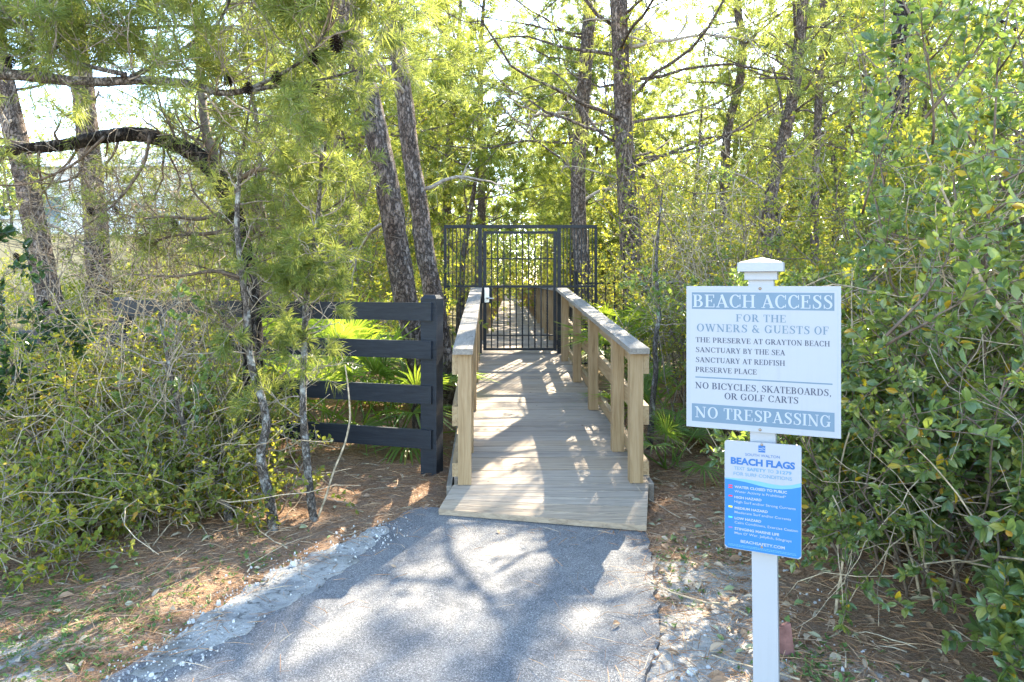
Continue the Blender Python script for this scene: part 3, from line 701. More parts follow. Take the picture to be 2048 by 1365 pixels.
def dome(mb, c, r, n=10, axis=SN):
    a = np.arange(n) * 2 * np.pi / n; up = np.array((0, 0, 1.0)); rt = np.cross(up, axis)
    v = [c + (rt * math.cos(q_) + up * math.sin(q_)) * r for q_ in a] + [c + (rt * math.cos(q_) + up * math.sin(q_)) * r * .6 + axis * r * .5 for q_ in a] + [c + axis * r * .65]
    f = [(i, (i + 1) % n, n + (i + 1) % n, n + i) for i in range(n)]; mb.faces(v, f + [(n + i, n + (i + 1) % n, 2 * n) for i in range(n)])
for v_ in (.016, .984):
    mb = MB(); dome(mb, pl1(np.array([.476]), np.array([v_]), np.array([.0005]))[0], .0055); mb.build('screw', MAT['screw'], board, origin=SO)
# lower sign
U2 = nrm(np.array((.252, -.179, 0))); N2 = np.array((U2[1], -U2[0], 0)); N2 = N2 if N2[1] < 0 else -N2
C2 = np.array((1.034, 2.826, 0)) * KS; H2W = .1545 * KS; z2t, z2b = zk(.822), zk(.365); ROLL = .018 * KS
def pl2(ui, v, z):
    ui = np.asarray(ui, float); t_ = ui * 2.915 / (2.736 + ui * (2.915 - 2.736))
    return C2 + U2 * ((t_ - .5) * 2 * H2W)[..., None] + N2 * np.asarray(z)[..., None] + np.stack([0 * t_, 0 * t_, z2t + (t_ - .5) * ROLL - np.asarray(v, float) * (z2t - z2b)], -1)
def rounded(n=6, r=.035):
    out = []; ra = r * (2 * H2W) / (z2t - z2b)
    for cx, cy, a0 in ((1 - r * 1.0, 1 - ra, 0), (1 - r, ra, 270), (r, ra, 180), (r, 1 - ra, 90)):
        for k in range(n + 1):
            a = math.radians(a0 + (90 * k / n)); out.append((cx + r * math.cos(a), cy + ra * math.sin(a)))
    return np.array(sorted(out, key=lambda p: math.atan2(p[1] - .5, p[0] - .5)))
rp = rounded(); n = len(rp)
mb = MB(); fr_ = pl2(rp[:, 0], rp[:, 1], np.zeros(n)); bk_ = pl2(rp[:, 0], rp[:, 1], np.full(n, -.003))
mb.faces(np.concatenate([fr_, bk_]), [tuple(range(n))[::-1], tuple(range(n, 2 * n))] + [(i, (i + 1) % n, n + (i + 1) % n, n + i) for i in range(n)])
b2 = mb.build('flags_board', MAT['sign_white'], sign, origin=SO)
wx = np.array([0, .12, .3, .45, .6, .75, .88, 1.0])
w0 = np.interp(np.linspace(0, 1, 25), wx, [.349, .347, .347, .354, .365, .369, .355, .330]); w1 = np.interp(np.linspace(0, 1, 25), wx, [.359, .362, .375, .392, .404, .402, .388, .364])
uu = np.linspace(.004, .996, 25)
def strip(mb, u, a, b_, z): 
    k = len(u); mb.add(np.concatenate([pl2(u, a, np.full(k, z)), pl2(u, b_, np.full(k, z))]), [(i, i + k, i + k + 1, i + 1) for i in range(k - 1)])
mb = MB(); strip(mb, uu, w0, w1, .0004); mb.build('wave', MAT['flag_pale'], b2, origin=SO)
low = np.interp(uu, [0.004, .012, .035, .965, .988, .996], [.972, .988, .996, .996, .988, .972])
mb = MB(); strip(mb, uu, w1, low, .0005); mb.build('blue_field', MAT['flag_blue'], b2, origin=SO)
mb = MB(); flat(mb, .44, .53, .026, .088, .0004, pl2)
mb.build('emblem', MAT['flag_ink'], b2, origin=SO)
mb = MB(); eu = np.linspace(.444, .526, 14)
for k, (c_, th) in enumerate(((.050, .005), (.068, .005))):
    wv = c_ + .004 * np.sin(np.linspace(0, 2 * np.pi, 14) + k); strip(mb, eu, wv - th / 2, wv + th / 2, .0008)
mb.build('emblem_wave', MAT['ink_white'], b2, origin=SO)
mb = MB(); text_mb(mb, "SOUTH WALTON", .269, .719, .106, .130, pl2, 0, 0); mb.build('lettering', MAT['flag_ink'], b2, origin=SO)
mb = MB(); text_mb(mb, "BEACH FLAGS", .080, .918, .153, .213, pl2, 0, .045)
mb.build('lettering', MAT['flag_ink'], b2, origin=SO)
mb = MB(); text_mb(mb, "TEXT", .126, .262, .237, .266, pl2, 0, .006); text_mb(mb, "TO", .560, .638, .237, .266, pl2, 0, .006)
text_mb(mb, "SAFETY", .293, .540, .237, .266, pl2, 0, .03); text_mb(mb, "31279", .672, .872, .237, .266, pl2, 0, .03)
mb.build('lettering', MAT['flag_mid'], b2, origin=SO)
mb = MB(); text_mb(mb, "FOR SURF CONDITIONS", .117, .878, .287, .317, pl2, 0, .006); mb.build('lettering', MAT['flag_mid'], b2, origin=SO)
for s, a, b_, v0, v1, bo in (("WATER CLOSED TO PUBLIC", .129, .814, .413, .436, .03), ("Water Activity is Prohibited*", .129, .80, .455, .477, .004), ("HIGH HAZARD", .129, .482, .509, .531, .03), ("High Surf and/or Strong Currents", .129, .926, .550, .572, .004),
    ("MEDIUM HAZARD", .131, .563, .608, .630, .03), ("Moderate Surf and/or Currents", .131, .865, .648, .670, .004), ("LOW HAZARD", .131, .477, .703, .725, .03), ("Calm Conditions, Exercise Caution", .131, .956, .742, .764, .004),
    ("STINGING MARINE LIFE", .131, .712, .799, .822, .03), ("Man O' War, Jellyfish, Stingrays", .131, .873, .839, .861, .004), ("BEACHSAFETY.COM", .21, .784, .908, .933, .02)):
    mb = MB(); text_mb(mb, s, a, b_, v0, v1, pl2, 0, bo, .0009); mb.build('lettering', MAT['ink_white'], b2, origin=SO)
mb = MB(); rg = np.random.default_rng(3)
for v_ in (.957, .969):
    u = .05
    while u < .93: l_ = rg.uniform(.008, .03); flat(mb, u, u + l_, v_, v_ + .0045, .0009, pl2); u += l_ + .006
mb.build('fine_print', MAT['flag_pale'], b2, origin=SO)
for nm, mk_, v0, v1 in (('flag_mark', 'red', .411, .422), ('flag_mark', 'red', .431, .442), ('flag_mark', 'red', .507, .520), ('flag_mark', 'yellow', .605, .622), ('flag_mark', 'green', .703, .718), ('flag_mark', 'purple', .799, .812)):
    mb = MB(); flat(mb, .052, .103, v0, v1, .0009, pl2); mb.build(nm, MAT[mk_], b2, origin=SO)
for v_ in (.018, .945):
    mb = MB(); dome(mb, pl2(np.array([.485]), np.array([v_]), np.array([.0008]))[0], .0048, 8, N2); mb.build('screw', MAT['screw'], b2, origin=SO)

# ------------------------------------------------------------------ growing things: generators
def walk(rg, p, d, L, n, wob, up=0.0, droop=0.0):
    P = [np.asarray(p, float)]; d = nrm(d); st = L / (n - 1)
    for i in range(n - 1):
        d = nrm(d + rg.normal(0, wob, 3) + np.array((0, 0, up - droop * i / n))); P.append(P[-1] + d * st)
    return np.array(P)
def turn(rg, d, a0, a1):
    d = nrm(d); r = rg.normal(size=3); r = nrm(r - d * (r @ d)); a = math.radians(rg.uniform(a0, a1))
    return d * math.cos(a) + r * math.sin(a)
def at_t(P, t):
    f = t * (len(P) - 1); i = min(int(f), len(P) - 2); k = f - i
    return P[i] * (1 - k) + P[i + 1] * k, nrm(P[i + 1] - P[i])
def leaves(mb, P, D, Nn, L, Wd, mi=0, fold=.25, curl=.15, simple=False):
    P = np.asarray(P, float); D = nrm(D); Nn = np.asarray(Nn, float)
    Nn = nrm(Nn - D * np.sum(Nn * D, 1, keepdims=True)); Sx = np.cross(D, Nn)
    L = np.asarray(L)[:, None]; Wd = np.asarray(Wd)[:, None]; n = len(P)
    if simple:
        V = np.stack([P, P + D * L * .5 + Sx * Wd * .5 + Nn * Wd * fold * .5, P + D * L - Nn * L * curl, P + D * L * .5 - Sx * Wd * .5 + Nn * Wd * fold * .5], 1)
        f = np.array([[0, 1, 2], [0, 2, 3]])
        F = (f[None] + (np.arange(n) * 4)[:, None, None]).reshape(-1, 3)
    else:
        h = Nn * Wd * fold * .5
        m1 = P + D * L * .38; m2 = P + D * L * .72 - Nn * L * curl * .4; tp = P + D * L - Nn * L * curl
        V = np.stack([P, m1, m2, tp, m1 + Sx * Wd * .5 + h, m1 - Sx * Wd * .5 + h, m2 + Sx * Wd * .40 + h, m2 - Sx * Wd * .40 + h], 1)
        f = np.array([[0, 1, 4, 4], [0, 5, 1, 1], [4, 1, 2, 6], [1, 5, 7, 2], [6, 2, 3, 3], [2, 7, 3, 3]])
        q = f[[2, 3]]; t = f[[0, 1, 4, 5]][:, :3]
        off = (np.arange(n) * 8)[:, None, None]
        mb.V.append(V.reshape(-1, 3)); mb.F.append(((q[None] + off).reshape(-1, 4) + mb.n, mi)); mb.F.append(((t[None] + off).reshape(-1, 3) + mb.n, mi)); mb.n += n * 8
        return
    mb.V.append(V.reshape(-1, 3)); mb.F.append((F + mb.n, mi)); mb.n += len(V) * V.shape[1]
def needles(mb, B, D, L, wd, mi=0, bend=0.0, rg=None):
    """B,D (N,3); straight tapering needles with one bend"""
    n = len(B); D = nrm(D); r = (rg or np.random).normal(size=(n, 3)); Sx = nrm(np.cross(D, r)) * np.asarray(wd)[:, None] / 2
    L = np.asarray(L)[:, None]; mid = B + D * L * .55; tip = B + D * L; tip = tip + np.array((0, 0, -1.0)) * L * bend
    V = np.stack([B - Sx * .8, B + Sx * .8, mid + Sx, mid - Sx, tip], 1)
    off = (np.arange(n) * 5)[:, None]
    mb.V.append(V.reshape(-1, 3)); mb.F.append((np.array([[0, 1, 2, 3]]) + off + mb.n, mi)); mb.F.append((np.array([[3, 2, 4]]) + off + mb.n, mi)); mb.n += n * 5
def twig_needles(mb, rg, tips, per, L, wd, t0=.25, spread=.9, mi=0, bend=.12):
    """bottle-brush needles along every twig polyline"""
    B, D = [], []
    for P in tips:
        t = t0 + (1 - t0) * rg.random(per) ** .8; f = t * (len(P) - 1); i = np.minimum(f.astype(int), len(P) - 2); k = (f - i)[:, None]
        b = P[i] * (1 - k) + P[i + 1] * k; d = nrm(P[i + 1] - P[i]); r = rg.normal(size=(per, 3)); r = nrm(r - d * np.sum(r * d, 1, keepdims=True))
        B.append(b); D.append(d * rg.uniform(.35, 1.1, (per, 1)) + r * spread)
    B = np.concatenate(B); D = np.concatenate(D); n = len(B)
    needles(mb, B, D, L * rg.uniform(.7, 1.15, n), np.full(n, wd), mi, bend, rg)
def twig_leaves(mb, rg, tips, per, L, wr, mi=0, t0=.15, simple=False, up=.6, out=.9):
    B, D, Nn = [], [], []
    for P in tips:
        t = t0 + (1 - t0) * rg.random(per); t[: max(1, per // 4)] = 1.0
        f = t * (len(P) - 1); i = np.minimum(f.astype(int), len(P) - 2); k = (f - i)[:, None]
        b = P[i] * (1 - k) + P[i + 1] * k; d = nrm(P[i + 1] - P[i]); r = rg.normal(size=(per, 3)); r = nrm(r - d * np.sum(r * d, 1, keepdims=True))
        B.append(b); D.append(d * rg.uniform(.3, 1.0, (per, 1)) + r * out + np.array((0, 0, .1))); Nn.append(rg.normal(size=(per, 3)) * .6 + np.array((0, 0, up)))
    B = np.concatenate(B); D = np.concatenate(D); Nn = np.concatenate(Nn); n = len(B); l = L * rg.uniform(.55, 1.2, n)
    leaves(mb, B, D, Nn, l, l * wr * rg.uniform(.8, 1.15, n), mi, simple=simple, curl=.12)
def crown(rg, P, R_, lims, lines, tips, levels, wob=.16):
    """side limbs on trunk polyline P. lims: list of (t, azimuth deg, length, elevation deg). levels: (n children, length ratio) per order"""
    for (t, az, L, el) in lims:
        p, d = at_t(P, t); a, e = math.radians(az), math.radians(el)
        d0 = np.array((math.cos(a) * math.cos(e), math.sin(a) * math.cos(e), math.sin(e)))
        r0 = max(.010, min(R_(t) * .40, L * .008 + .006))
        sub(rg, p, d0, L, r0, 0, levels, lines, tips, wob)
def sub(rg, p, d, L, r0, lv, levels, lines, tips, wob):
    n = (9, 6, 5, 4)[min(lv, 3)]
    Pn = walk(rg, p, d, L, n, wob, .03)
    rad = r0 * np.linspace(1, .35 if lv < len(levels) else .5, n); lines.append((Pn, rad))
    if lv >= len(levels): tips.append(Pn); return
    k, ratio = levels[lv]
    for j in range(k):
        t = rg.uniform(.30, 1.0) if j else 1.0
        q, dd = at_t(Pn, t); sub(rg, q, turn(rg, dd, 25, 65), L * ratio * rg.uniform(.7, 1.2), max(.0022, r0 * (1 - .6 * t) * .42), lv + 1, levels, lines, tips, wob * 1.15)
def trunk_mesh(P, rad, mat, name, parent, seed, k=18, origin=None, extra=None, n=70, kx=6):
    """tapering trunk with an uneven outline, from a control polyline"""
    rg = np.random.default_rng(seed); P = np.asarray(P, float); s = np.concatenate([[0], np.cumsum(np.linalg.norm(np.diff(P, axis=0), axis=1))]); s /= s[-1]
    # smooth resample (Catmull-Rom)
    t = np.linspace(0, 1, n); Pp = np.concatenate([[2 * P[0] - P[1]], P, [2 * P[-1] - P[-2]]]); out = []
    for x in t:
        i = min(np.searchsorted(s, x, 'right') - 1, len(P) - 2); u = (x - s[i]) / (s[i + 1] - s[i])
        a, b, c, d = Pp[i], Pp[i + 1], Pp[i + 2], Pp[i + 3]
        out.append(.5 * ((2 * b) + (-a + c) * u + (2 * a - 5 * b + 4 * c - d) * u * u + (-a + 3 * b - 3 * c + d) * u ** 3))
    C = np.array(out); r = np.interp(t, np.linspace(0, 1, len(rad)), rad)
    mb = MB(); T = nrm(np.gradient(C, axis=0)); U = nrm(np.cross(T, (0, 1, 0.01))); Bn = np.cross(T, U)
    a = np.arange(k) * 2 * np.pi / k
    rr = r[:, None] * (1 + .05 * rg.normal(size=(n, k)) + .05 * np.sin(a[None] * 3 + t[:, None] * 9) )
    V = C[:, None] + (U[:, None] * np.cos(a)[None, :, None] + Bn[:, None] * np.sin(a)[None, :, None]) * rr[..., None]
    i = np.arange(n - 1)[:, None]; j = np.arange(k)[None]; j2 = (j + 1) % k
    mb.add(V.reshape(-1, 3), np.stack([i*k+j, i*k+j2, (i+1)*k+j2, (i+1)*k+j], -1).reshape(-1, 4))
    mb.F.append((np.array([np.arange(k)[::-1], (n - 1) * k + np.arange(k)]), 0))
    if extra: mb.polys(extra, kx)
    return mb.build(name, mat, parent, smooth=True, origin=origin), C, r

def blocked(P):
    """space kept pruned free of growth: round the signs and above the boardwalk"""
    P = np.atleast_2d(P); q = P - SC; u = q @ SU; n_ = q @ SN
    a = (np.abs(u) < .36) & (n_ > -.2) & (P[:, 2] < 1.75)
    b = (np.abs(P[:, 0] - .2) < .78) & (P[:, 1] > 3.5) & (P[:, 1] < 40) & (P[:, 2] < 2.5)
    c = (np.hypot(P[:, 0], P[:, 1]) < 1.6)
    d = (P[:, 2] > 1.6) & (P[:, 1] < 6.8) & (P[:, 0] > .6) & (P[:, 0] < .47 * P[:, 1] + .12)
    c2 = (P[:, 0] < 1.05) & (P[:, 0] > -.6) & (P[:, 1] < 5) & (P[:, 2] < 2.5)
    return bool((a | b | c | c2 | d).any())
def prune(lines, tips, o=(0, 0, 0), sc=1.0):
    o = np.asarray(o, float)
    return [l for l in lines if not blocked(l[0] * sc + o)], [t for t in tips if not blocked(t * sc + o)]
# --- prototypes ------------------------------------------------------------
def pine_proto(seed, H, r0, cs, Lm, label, cat='pine tree', nlim=24, levels=((4, .5), (4, .55)), nl=.17, nw=.017, per=14, matn='needle_far', bark='bark_far', lean=.04, name='pine_tree', loc=(0, 0, 0), rz=0, group=None, topper=True, sc=1):
    rg = np.random.default_rng(seed); th = thing(name, label, cat, loc, rz, group); th.scale = (sc, sc, sc)
    n = 9; P = [np.array((0, 0, -.25))]; d = np.array((rg.normal(0, lean), rg.normal(0, lean), 1.0))
    for i in range(n - 1): d = nrm(d + np.array((rg.normal(0, .07), rg.normal(0, .07), .12))); P.append(P[-1] + d * (H + .25) / (n - 1))
    P = np.array(P); lines, tips = [], []
    lims = []
    for i in range(nlim):
        t = cs + (1 - cs) * (i + rg.random()) / nlim; pr = math.sin(math.pi * min(1, .18 + .82 * (1 - (t - cs) / (1 - cs)))) ** .7
        lims.append((min(t, .985), rg.uniform(0, 360), Lm * (pr * .8 + .25) * rg.uniform(.6, 1.2), rg.uniform(-5, 45) + 25 * (t > .85)))
    crown(rg, P, lambda t: r0 * (1 - .8 * t), lims, lines, tips, levels)
    for i in range(5):   # dead snags under the crown
        t = rg.uniform(cs * .5, cs); p, _ = at_t(P, t); a = rg.uniform(0, 6.28); lines.append((walk(rg, p, (math.cos(a), math.sin(a), .2), rg.uniform(.3, 1.4), 6, .2), np.linspace(.016, .004, 6)))
    trunk_mesh(P, [r0 * 1.25, r0, r0 * .9, r0 * .8, r0 * .66, r0 * .5, r0 * .32, r0 * .15, .02], MAT[bark], 'trunk', th, seed, 12, extra=lines, n=36, kx=4)
    mb = MB(); twig_needles(mb, rg, tips, per, nl, nw); mb.build('crown', MAT[matn], th)
    return th
def shrub_proto(seed, H, R_, stems, leafL, per, matl, matw, label, cat='shrub', levels=((5, .5), (5, .5)), name='shrub', loc=(0, 0, 0), rz=0, group=None, sc=1, wr=.5, simple=False, dead=10, wob=.17, base=.15, deadmat=None, spread=.5, tlow=.18):
    rg = np.random.default_rng(seed); th = thing(name, label, cat, loc, rz, group); th.scale = (sc, sc, sc) if not isinstance(sc, tuple) else sc
    lines, tips = [], []; dl = []
    for i in range(stems):
        a = rg.uniform(0, 6.28); q = rg.random() ** .7
        p = np.array((math.cos(a) * q * base, math.sin(a) * q * base, -.05)); d = nrm(np.array((math.cos(a) * spread * q * R_ / .8, math.sin(a) * spread * q * R_ / .8, 1)))
        L = H * rg.uniform(.45, 1.0); Pn = walk(rg, p, d, L, 10, wob * .75, .03); r0 = .005 + .0026 * H * rg.uniform(.5, 1)
        lines.append((Pn, np.linspace(r0, r0 * .3, 10)))
        for j in range(levels[0][0] + 2):
            t = rg.uniform(tlow, 1.0); qq, dd = at_t(Pn, t)
            dd = turn(rg, dd, 30, 80); sub(rg, qq, dd, R_ * levels[0][1] * rg.uniform(.6, 1.3), r0 * .5, 1, levels, lines, tips, wob)
    for i in range(dead):
        a = rg.uniform(0, 6.28); q = rg.random() * R_ * .7; p = np.array((math.cos(a) * q, math.sin(a) * q, rg.uniform(0, H * .7)))
        dl.append((walk(rg, p, rg.normal(size=3) + np.array((0, 0, .3)), rg.uniform(.4, 1.3), 9, .28), np.linspace(.005, .0018, 9)))
    lines, tips = prune(lines, tips, loc); dl, _ = prune(dl, [], loc)
    mb = MB(); mb.polys(lines, 4, 0)
    if dl: mb.polys(dl, 4, 1)
    mb.build('stem', [MAT[matw], MAT[deadmat or 'twig_tan']], th, smooth=True)
    mb = MB(); twig_leaves(mb, rg, tips, per, leafL, wr, simple=simple); mb.build('foliage', MAT[matl], th)
    return th
def gxy(x, y): return (x, y, float(gz(np.array([x]), np.array([y]))[0]))
def put(px, Y): x = (px - 1024) / FPX * Y; return gxy(x, Y)

# ------------------------------------------------------------------ big pine trunks, drawn as they stand
def hero_pine(label, pts, Y0, Y1, rad, seed, t0=.62, nlim=14, Lm=2.2, snags=5, per=26, nl=.13, nw=.006, bark='bark_pine', levels=((4, .5), (4, .55)), cat='pine tree', name='pine_tree', side=None, matn='needle', k=18, snaglen=(.4, 1.6)):
    rg = np.random.default_rng(seed); n = len(pts)
    P = np.array([W(px, py, Y0 + (Y1 - Y0) * i / (n - 1)) for i, (px, py) in enumerate(pts)])
    zg = float(gz(P[:1, 0], P[:1, 1])[0])
    if P[0, 2] > zg - .1: P = np.concatenate([[[P[0, 0] + (P[0, 0] - P[1, 0]) * .3, P[0, 1], zg - .2]], P])
    o = P[0].copy(); o[2] = zg; th = thing(name, label, cat, tuple(o), 0)
    lines, tips, ext = [], [], []
    rf = lambda t: float(np.interp(t, np.linspace(0, 1, len(rad)), rad))
    lims = [(min(.99, t0 + (1 - t0) * (i + rg.random()) / nlim), rg.uniform(0, 360), Lm * rg.uniform(.5, 1.15), rg.uniform(-5, 40)) for i in range(nlim)]
    for s_ in (side or []): lims.append(s_)
    crown(rg, P, rf, lims, lines, tips, levels); lines, tips = prune(lines, tips)
    tr, C, r = trunk_mesh(P, rad, MAT[bark], 'trunk', th, seed, k, origin=o, extra=lines, n=90)
    mb = MB(); twig_needles(mb, rg, tips, per, nl, nw); mb.build('crown', MAT[matn], th, origin=o)
    for i in range(snags):
        t = rg.uniform(.2, max(.3, t0)); p, _ = at_t(C, t); a = rg.uniform(0, 6.28); L = rg.uniform(*snaglen)
        ls = []; q = walk(rg, p, (math.cos(a), math.sin(a) * .6, rg.uniform(-.1, .5)), L, 9, .2); r0 = .010 + .012 * L
        ls.append((q, np.linspace(r0, r0 * .25, 9)))
        for j in range(int(L * 4)):
            b_, d_ = at_t(q, rg.uniform(.35, .95)); ls.append((walk(rg, b_, turn(rg, d_, 25, 60), L * rg.uniform(.15, .4), 6, .22), np.linspace(r0 * .4, r0 * .12, 6)))
        ls, _ = prune(ls, [])
        if not ls: continue
        mb = MB(); mb.polys(ls, 5); mb.build('dead_branch', MAT['twig_grey'], th, smooth=True, origin=o)
    return th
hero_pine('thick leaning pine trunk right behind the end post of the black board fence', [(856,880),(845,760),(832,680),(812,598),(800,528),(787,440),(770,345),(750,255),(732,180),(708,90),(690,0),(662,-120),(630,-300),(600,-520),(580,-800),(570,-1100)], 6.5, 6.3, [.135,.118,.112,.106,.102,.098,.094,.09,.08,.06,.02], 21, .74, 18, 2.4, 4)
hero_pine('slimmer straight pine trunk leaning left, nearest the metal gate on its left', [(900,800),(884,700),(869,600),(852,510),(841,430),(826,340),(813,240),(802,150),(792,70),(783,0),(768,-120),(752,-300),(735,-550),(725,-800),(720,-1000)], 7.3, 7.4, [.125,.11,.10,.092,.088,.085,.082,.076,.065,.045,.02], 22, .74, 16, 2.4, 5)
hero_pine('grey pine trunk rising behind the right wing of the metal gate with bare dead limbs', [(1176,700),(1168,580),(1159,450),(1157,350),(1162,250),(1170,150),(1177,50),(1182,-80),(1188,-250),(1192,-450),(1196,-700)], 12.2, 12.2, [.17,.145,.13,.125,.118,.105,.095,.085,.07,.02], 23, .55, 20, 3.0, 5, per=46, side=[(.42, 175, 2.6, 10), (.36, 160, 2.2, 25)], snaglen=(.8, 2.4))
hero_pine('vine wrapped pine trunk with flared base right of the gate above the palmettos', [(1298,740),(1283,650),(1270,570),(1262,480),(1255,400),(1250,300),(1246,200),(1240,80),(1236,0),(1231,-150),(1228,-350),(1226,-600),(1226,-850)], 9.7, 9.7, [.21,.165,.135,.122,.116,.117,.112,.105,.09,.06,.02], 24, .47, 24, 2.8, 6, per=64, side=[(.43, 10, 2.5, 18), (.45, 60, 2.3, 15), (.44, -40, 2.2, 15), (.47, 130, 2.4, 20), (.50, 30, 2.8, 15)], snaglen=(.6, 2.0))
hero_pine('curving reddish pine trunk leaning right above the white sign post', [(1528,700),(1530,560),(1534,470),(1541,400),(1555,330),(1572,260),(1588,180),(1598,90),(1606,0),(1612,-120),(1622,-300),(1628,-500)], 11, 11.3, [.125,.11,.10,.096,.094,.09,.084,.075,.05,.02], 25, .46, 26, 2.7, 4, per=50, side=[(.66, 20, 1.5, 40), (.6, 165, 1.6, 10)])
hero_pine('slender wavy pine trunk with forks standing left of the curving reddish trunk', [(1455,680),(1450,520),(1450,420),(1451,320),(1457,250),(1478,170),(1485,90),(1473,0),(1469,-120),(1480,-300),(1484,-450)], 14.5, 14.5, [.12,.105,.098,.09,.086,.08,.07,.05,.02], 26, .44, 20, 2.4, 4, per=44, matn='needle_far', nw=.011, nl=.15)
hero_pine('thin upright pine trunk just right of the curving reddish trunk', [(1634,690),(1631,560),(1629,450),(1632,330),(1636,240),(1640,150),(1650,60),(1642,-60),(1640,-250),(1642,-420)], 13.2, 13.2, [.09,.078,.072,.068,.064,.058,.05,.02], 27, .36, 30, 2.6, 5, per=44, matn='needle_far', nw=.011, nl=.15)
hero_pine('dark pine trunk half hidden by the tall evergreen leaves at the upper right', [(1796,720),(1795,560),(1793,400),(1796,250),(1801,120),(1808,0),(1814,-160),(1818,-400),(1822,-650)], 7.6, 7.6, [.13,.115,.108,.104,.10,.09,.07,.03], 28, .66, 12, 2.4, 4, bark='bark_dark')
hero_pine('thick leaning pine trunk at the far left edge of the woods', [(106,680),(98,600),(80,510),(62,420),(45,330),(25,250),(8,180),(-12,80),(-32,-60),(-55,-300),(-70,-600)], 9.2, 9.2, [.18,.15,.142,.136,.13,.12,.10,.08,.03], 29, .6, 14, 2.6, 6)
hero_pine('straight grey pine trunk seen through the bare twigs on the left', [(203,690),(198,560),(192,460),(184,370),(175,280),(165,180),(150,60),(140,-100),(130,-300),(126,-520)], 10.2, 10.2, [.19,.165,.155,.15,.14,.12,.09,.03], 30, .52, 16, 2.4, 5)
hero_pine('left one of two grey pine trunks behind the drooping green needles', [(606,690),(612,600),(622,500),(632,390),(638,300),(643,210),(652,100),(660,0),(668,-150),(676,-400)], 11, 11, [.14,.125,.12,.112,.105,.09,.07,.02], 31, .5, 18, 2.4, 5)
hero_pine('right one of two grey pine trunks behind the drooping green needles', [(694,690),(692,600),(690,480),(687,380),(681,300),(669,200),(657,100),(648,0),(640,-150),(636,-350)], 12.4, 12.4, [.13,.115,.11,.10,.09,.075,.05,.02], 32, .45, 18, 2.2, 5)
hero_pine('slim pine with open layered crown centred above the gate against the sky', [(958,640),(960,520),(963,430),(963,320),(960,230),(961,150),(963,80),(968,0),(971,-90)], 20, 20, [.16,.14,.12,.11,.095,.08,.05,.02], 33, .42, 30, 3.2, 3, per=55, matn='needle_far', nw=.014, nl=.17, levels=((4, .5), (4, .5)))
hero_pine('thin forked pine between the two near trunks and the open crowned pine', [(886,620),(890,520),(893,440),(895,350),(900,270),(908,190),(915,110),(920,40),(922,-60)], 18, 18, [.14,.13,.12,.11,.10,.08,.05,.02], 34, .38, 28, 2.6, 4, per=50, matn='needle_far', nw=.013, nl=.16)
hero_pine('young bright yellow green pine glowing in the sun just above the gate', [(920,640),(926,520),(938,440),(948,380),(958,320),(970,260),(978,205)], 16, 16, [.09,.08,.07,.06,.045,.03,.01], 35, .28, 40, 2.1, 0, matn='needle_far', nw=.012, nl=.15, per=60, levels=((5, .5), (4, .5)))

# ------------------------------------------------------------------ near left: gnarled pine, overhanging limb, saplings
def cone_mb(c, L, r, ax, seed):
    rg = np.random.default_rng(seed); mb = MB(); ax = nrm(ax); u = nrm(np.cross(ax, (.3, .9, .2))); v = np.cross(ax, u)
    n = 64
    for i in range(n):
        t = i / n; a = i * 2.39996; rr = r * math.sin(math.pi * (.12 + .80 * t)) ** .7; b = c + ax * (L * t)
        d = u * math.cos(a) + v * math.sin(a); s_ = np.cross(ax, d); wd = r * .34 * (.5 + .6 * math.sin(math.pi * t))
        o = d * rr + ax * (L * .10); i0 = b + d * rr * .25
        th_ = ax * L * .018
        mb.hexa(np.array([i0 - s_*wd*.4, i0 + s_*wd*.4, b + o + s_*wd*.55, b + o - s_*wd*.55, i0 - s_*wd*.4 + th_, i0 + s_*wd*.4 + th_, b + o + s_*wd*.55 + th_ * 2.2, b + o - s_*wd*.55 + th_ * 2.2]))
    mb.tubes(np.array([c, c + ax * L * .5, c + ax * L * .95]), np.array([r * .3, r * .35, r * .1]), 6)
    return mb
def limb(px, Y, r):
    n = len(px); Ys = np.broadcast_to(np.asarray(Y, float), (n,)) if np.ndim(Y) else np.full(n, float(Y))
    P = np.array([W(a, b, y) for (a, b), y in zip(px, Ys)])
    # resample smoothly
    t = np.linspace(0, n - 1, n * 4); Q_ = np.column_stack([np.interp(t, np.arange(n), P[:, i]) for i in range(3)])
    for _ in range(2): Q_[1:-1] = (Q_[:-2] + 2 * Q_[1:-1] + Q_[2:]) / 4
    rr = np.interp(np.linspace(0, 1, len(Q_)), np.linspace(0, 1, len(r)), r); return Q_, rr
rg = np.random.default_rng(77)
def spawn(P, r, n, L, lines, tips, levels, wob=.2, t0=.05, el=0.0, keep=1.0, dead=None):
    for i in range(n):
        q, d = at_t(P, t0 + (1 - t0) * rg.random()); d0 = turn(rg, d, 35, 85) + np.array((0, 0, el)); tt = []
        sub(rg, q, d0, L * rg.uniform(.5, 1.25), max(.004, min(.45 * r, .012)), 0, levels, lines, tt, wob)
        if rg.random() < keep: tips.extend(tt)
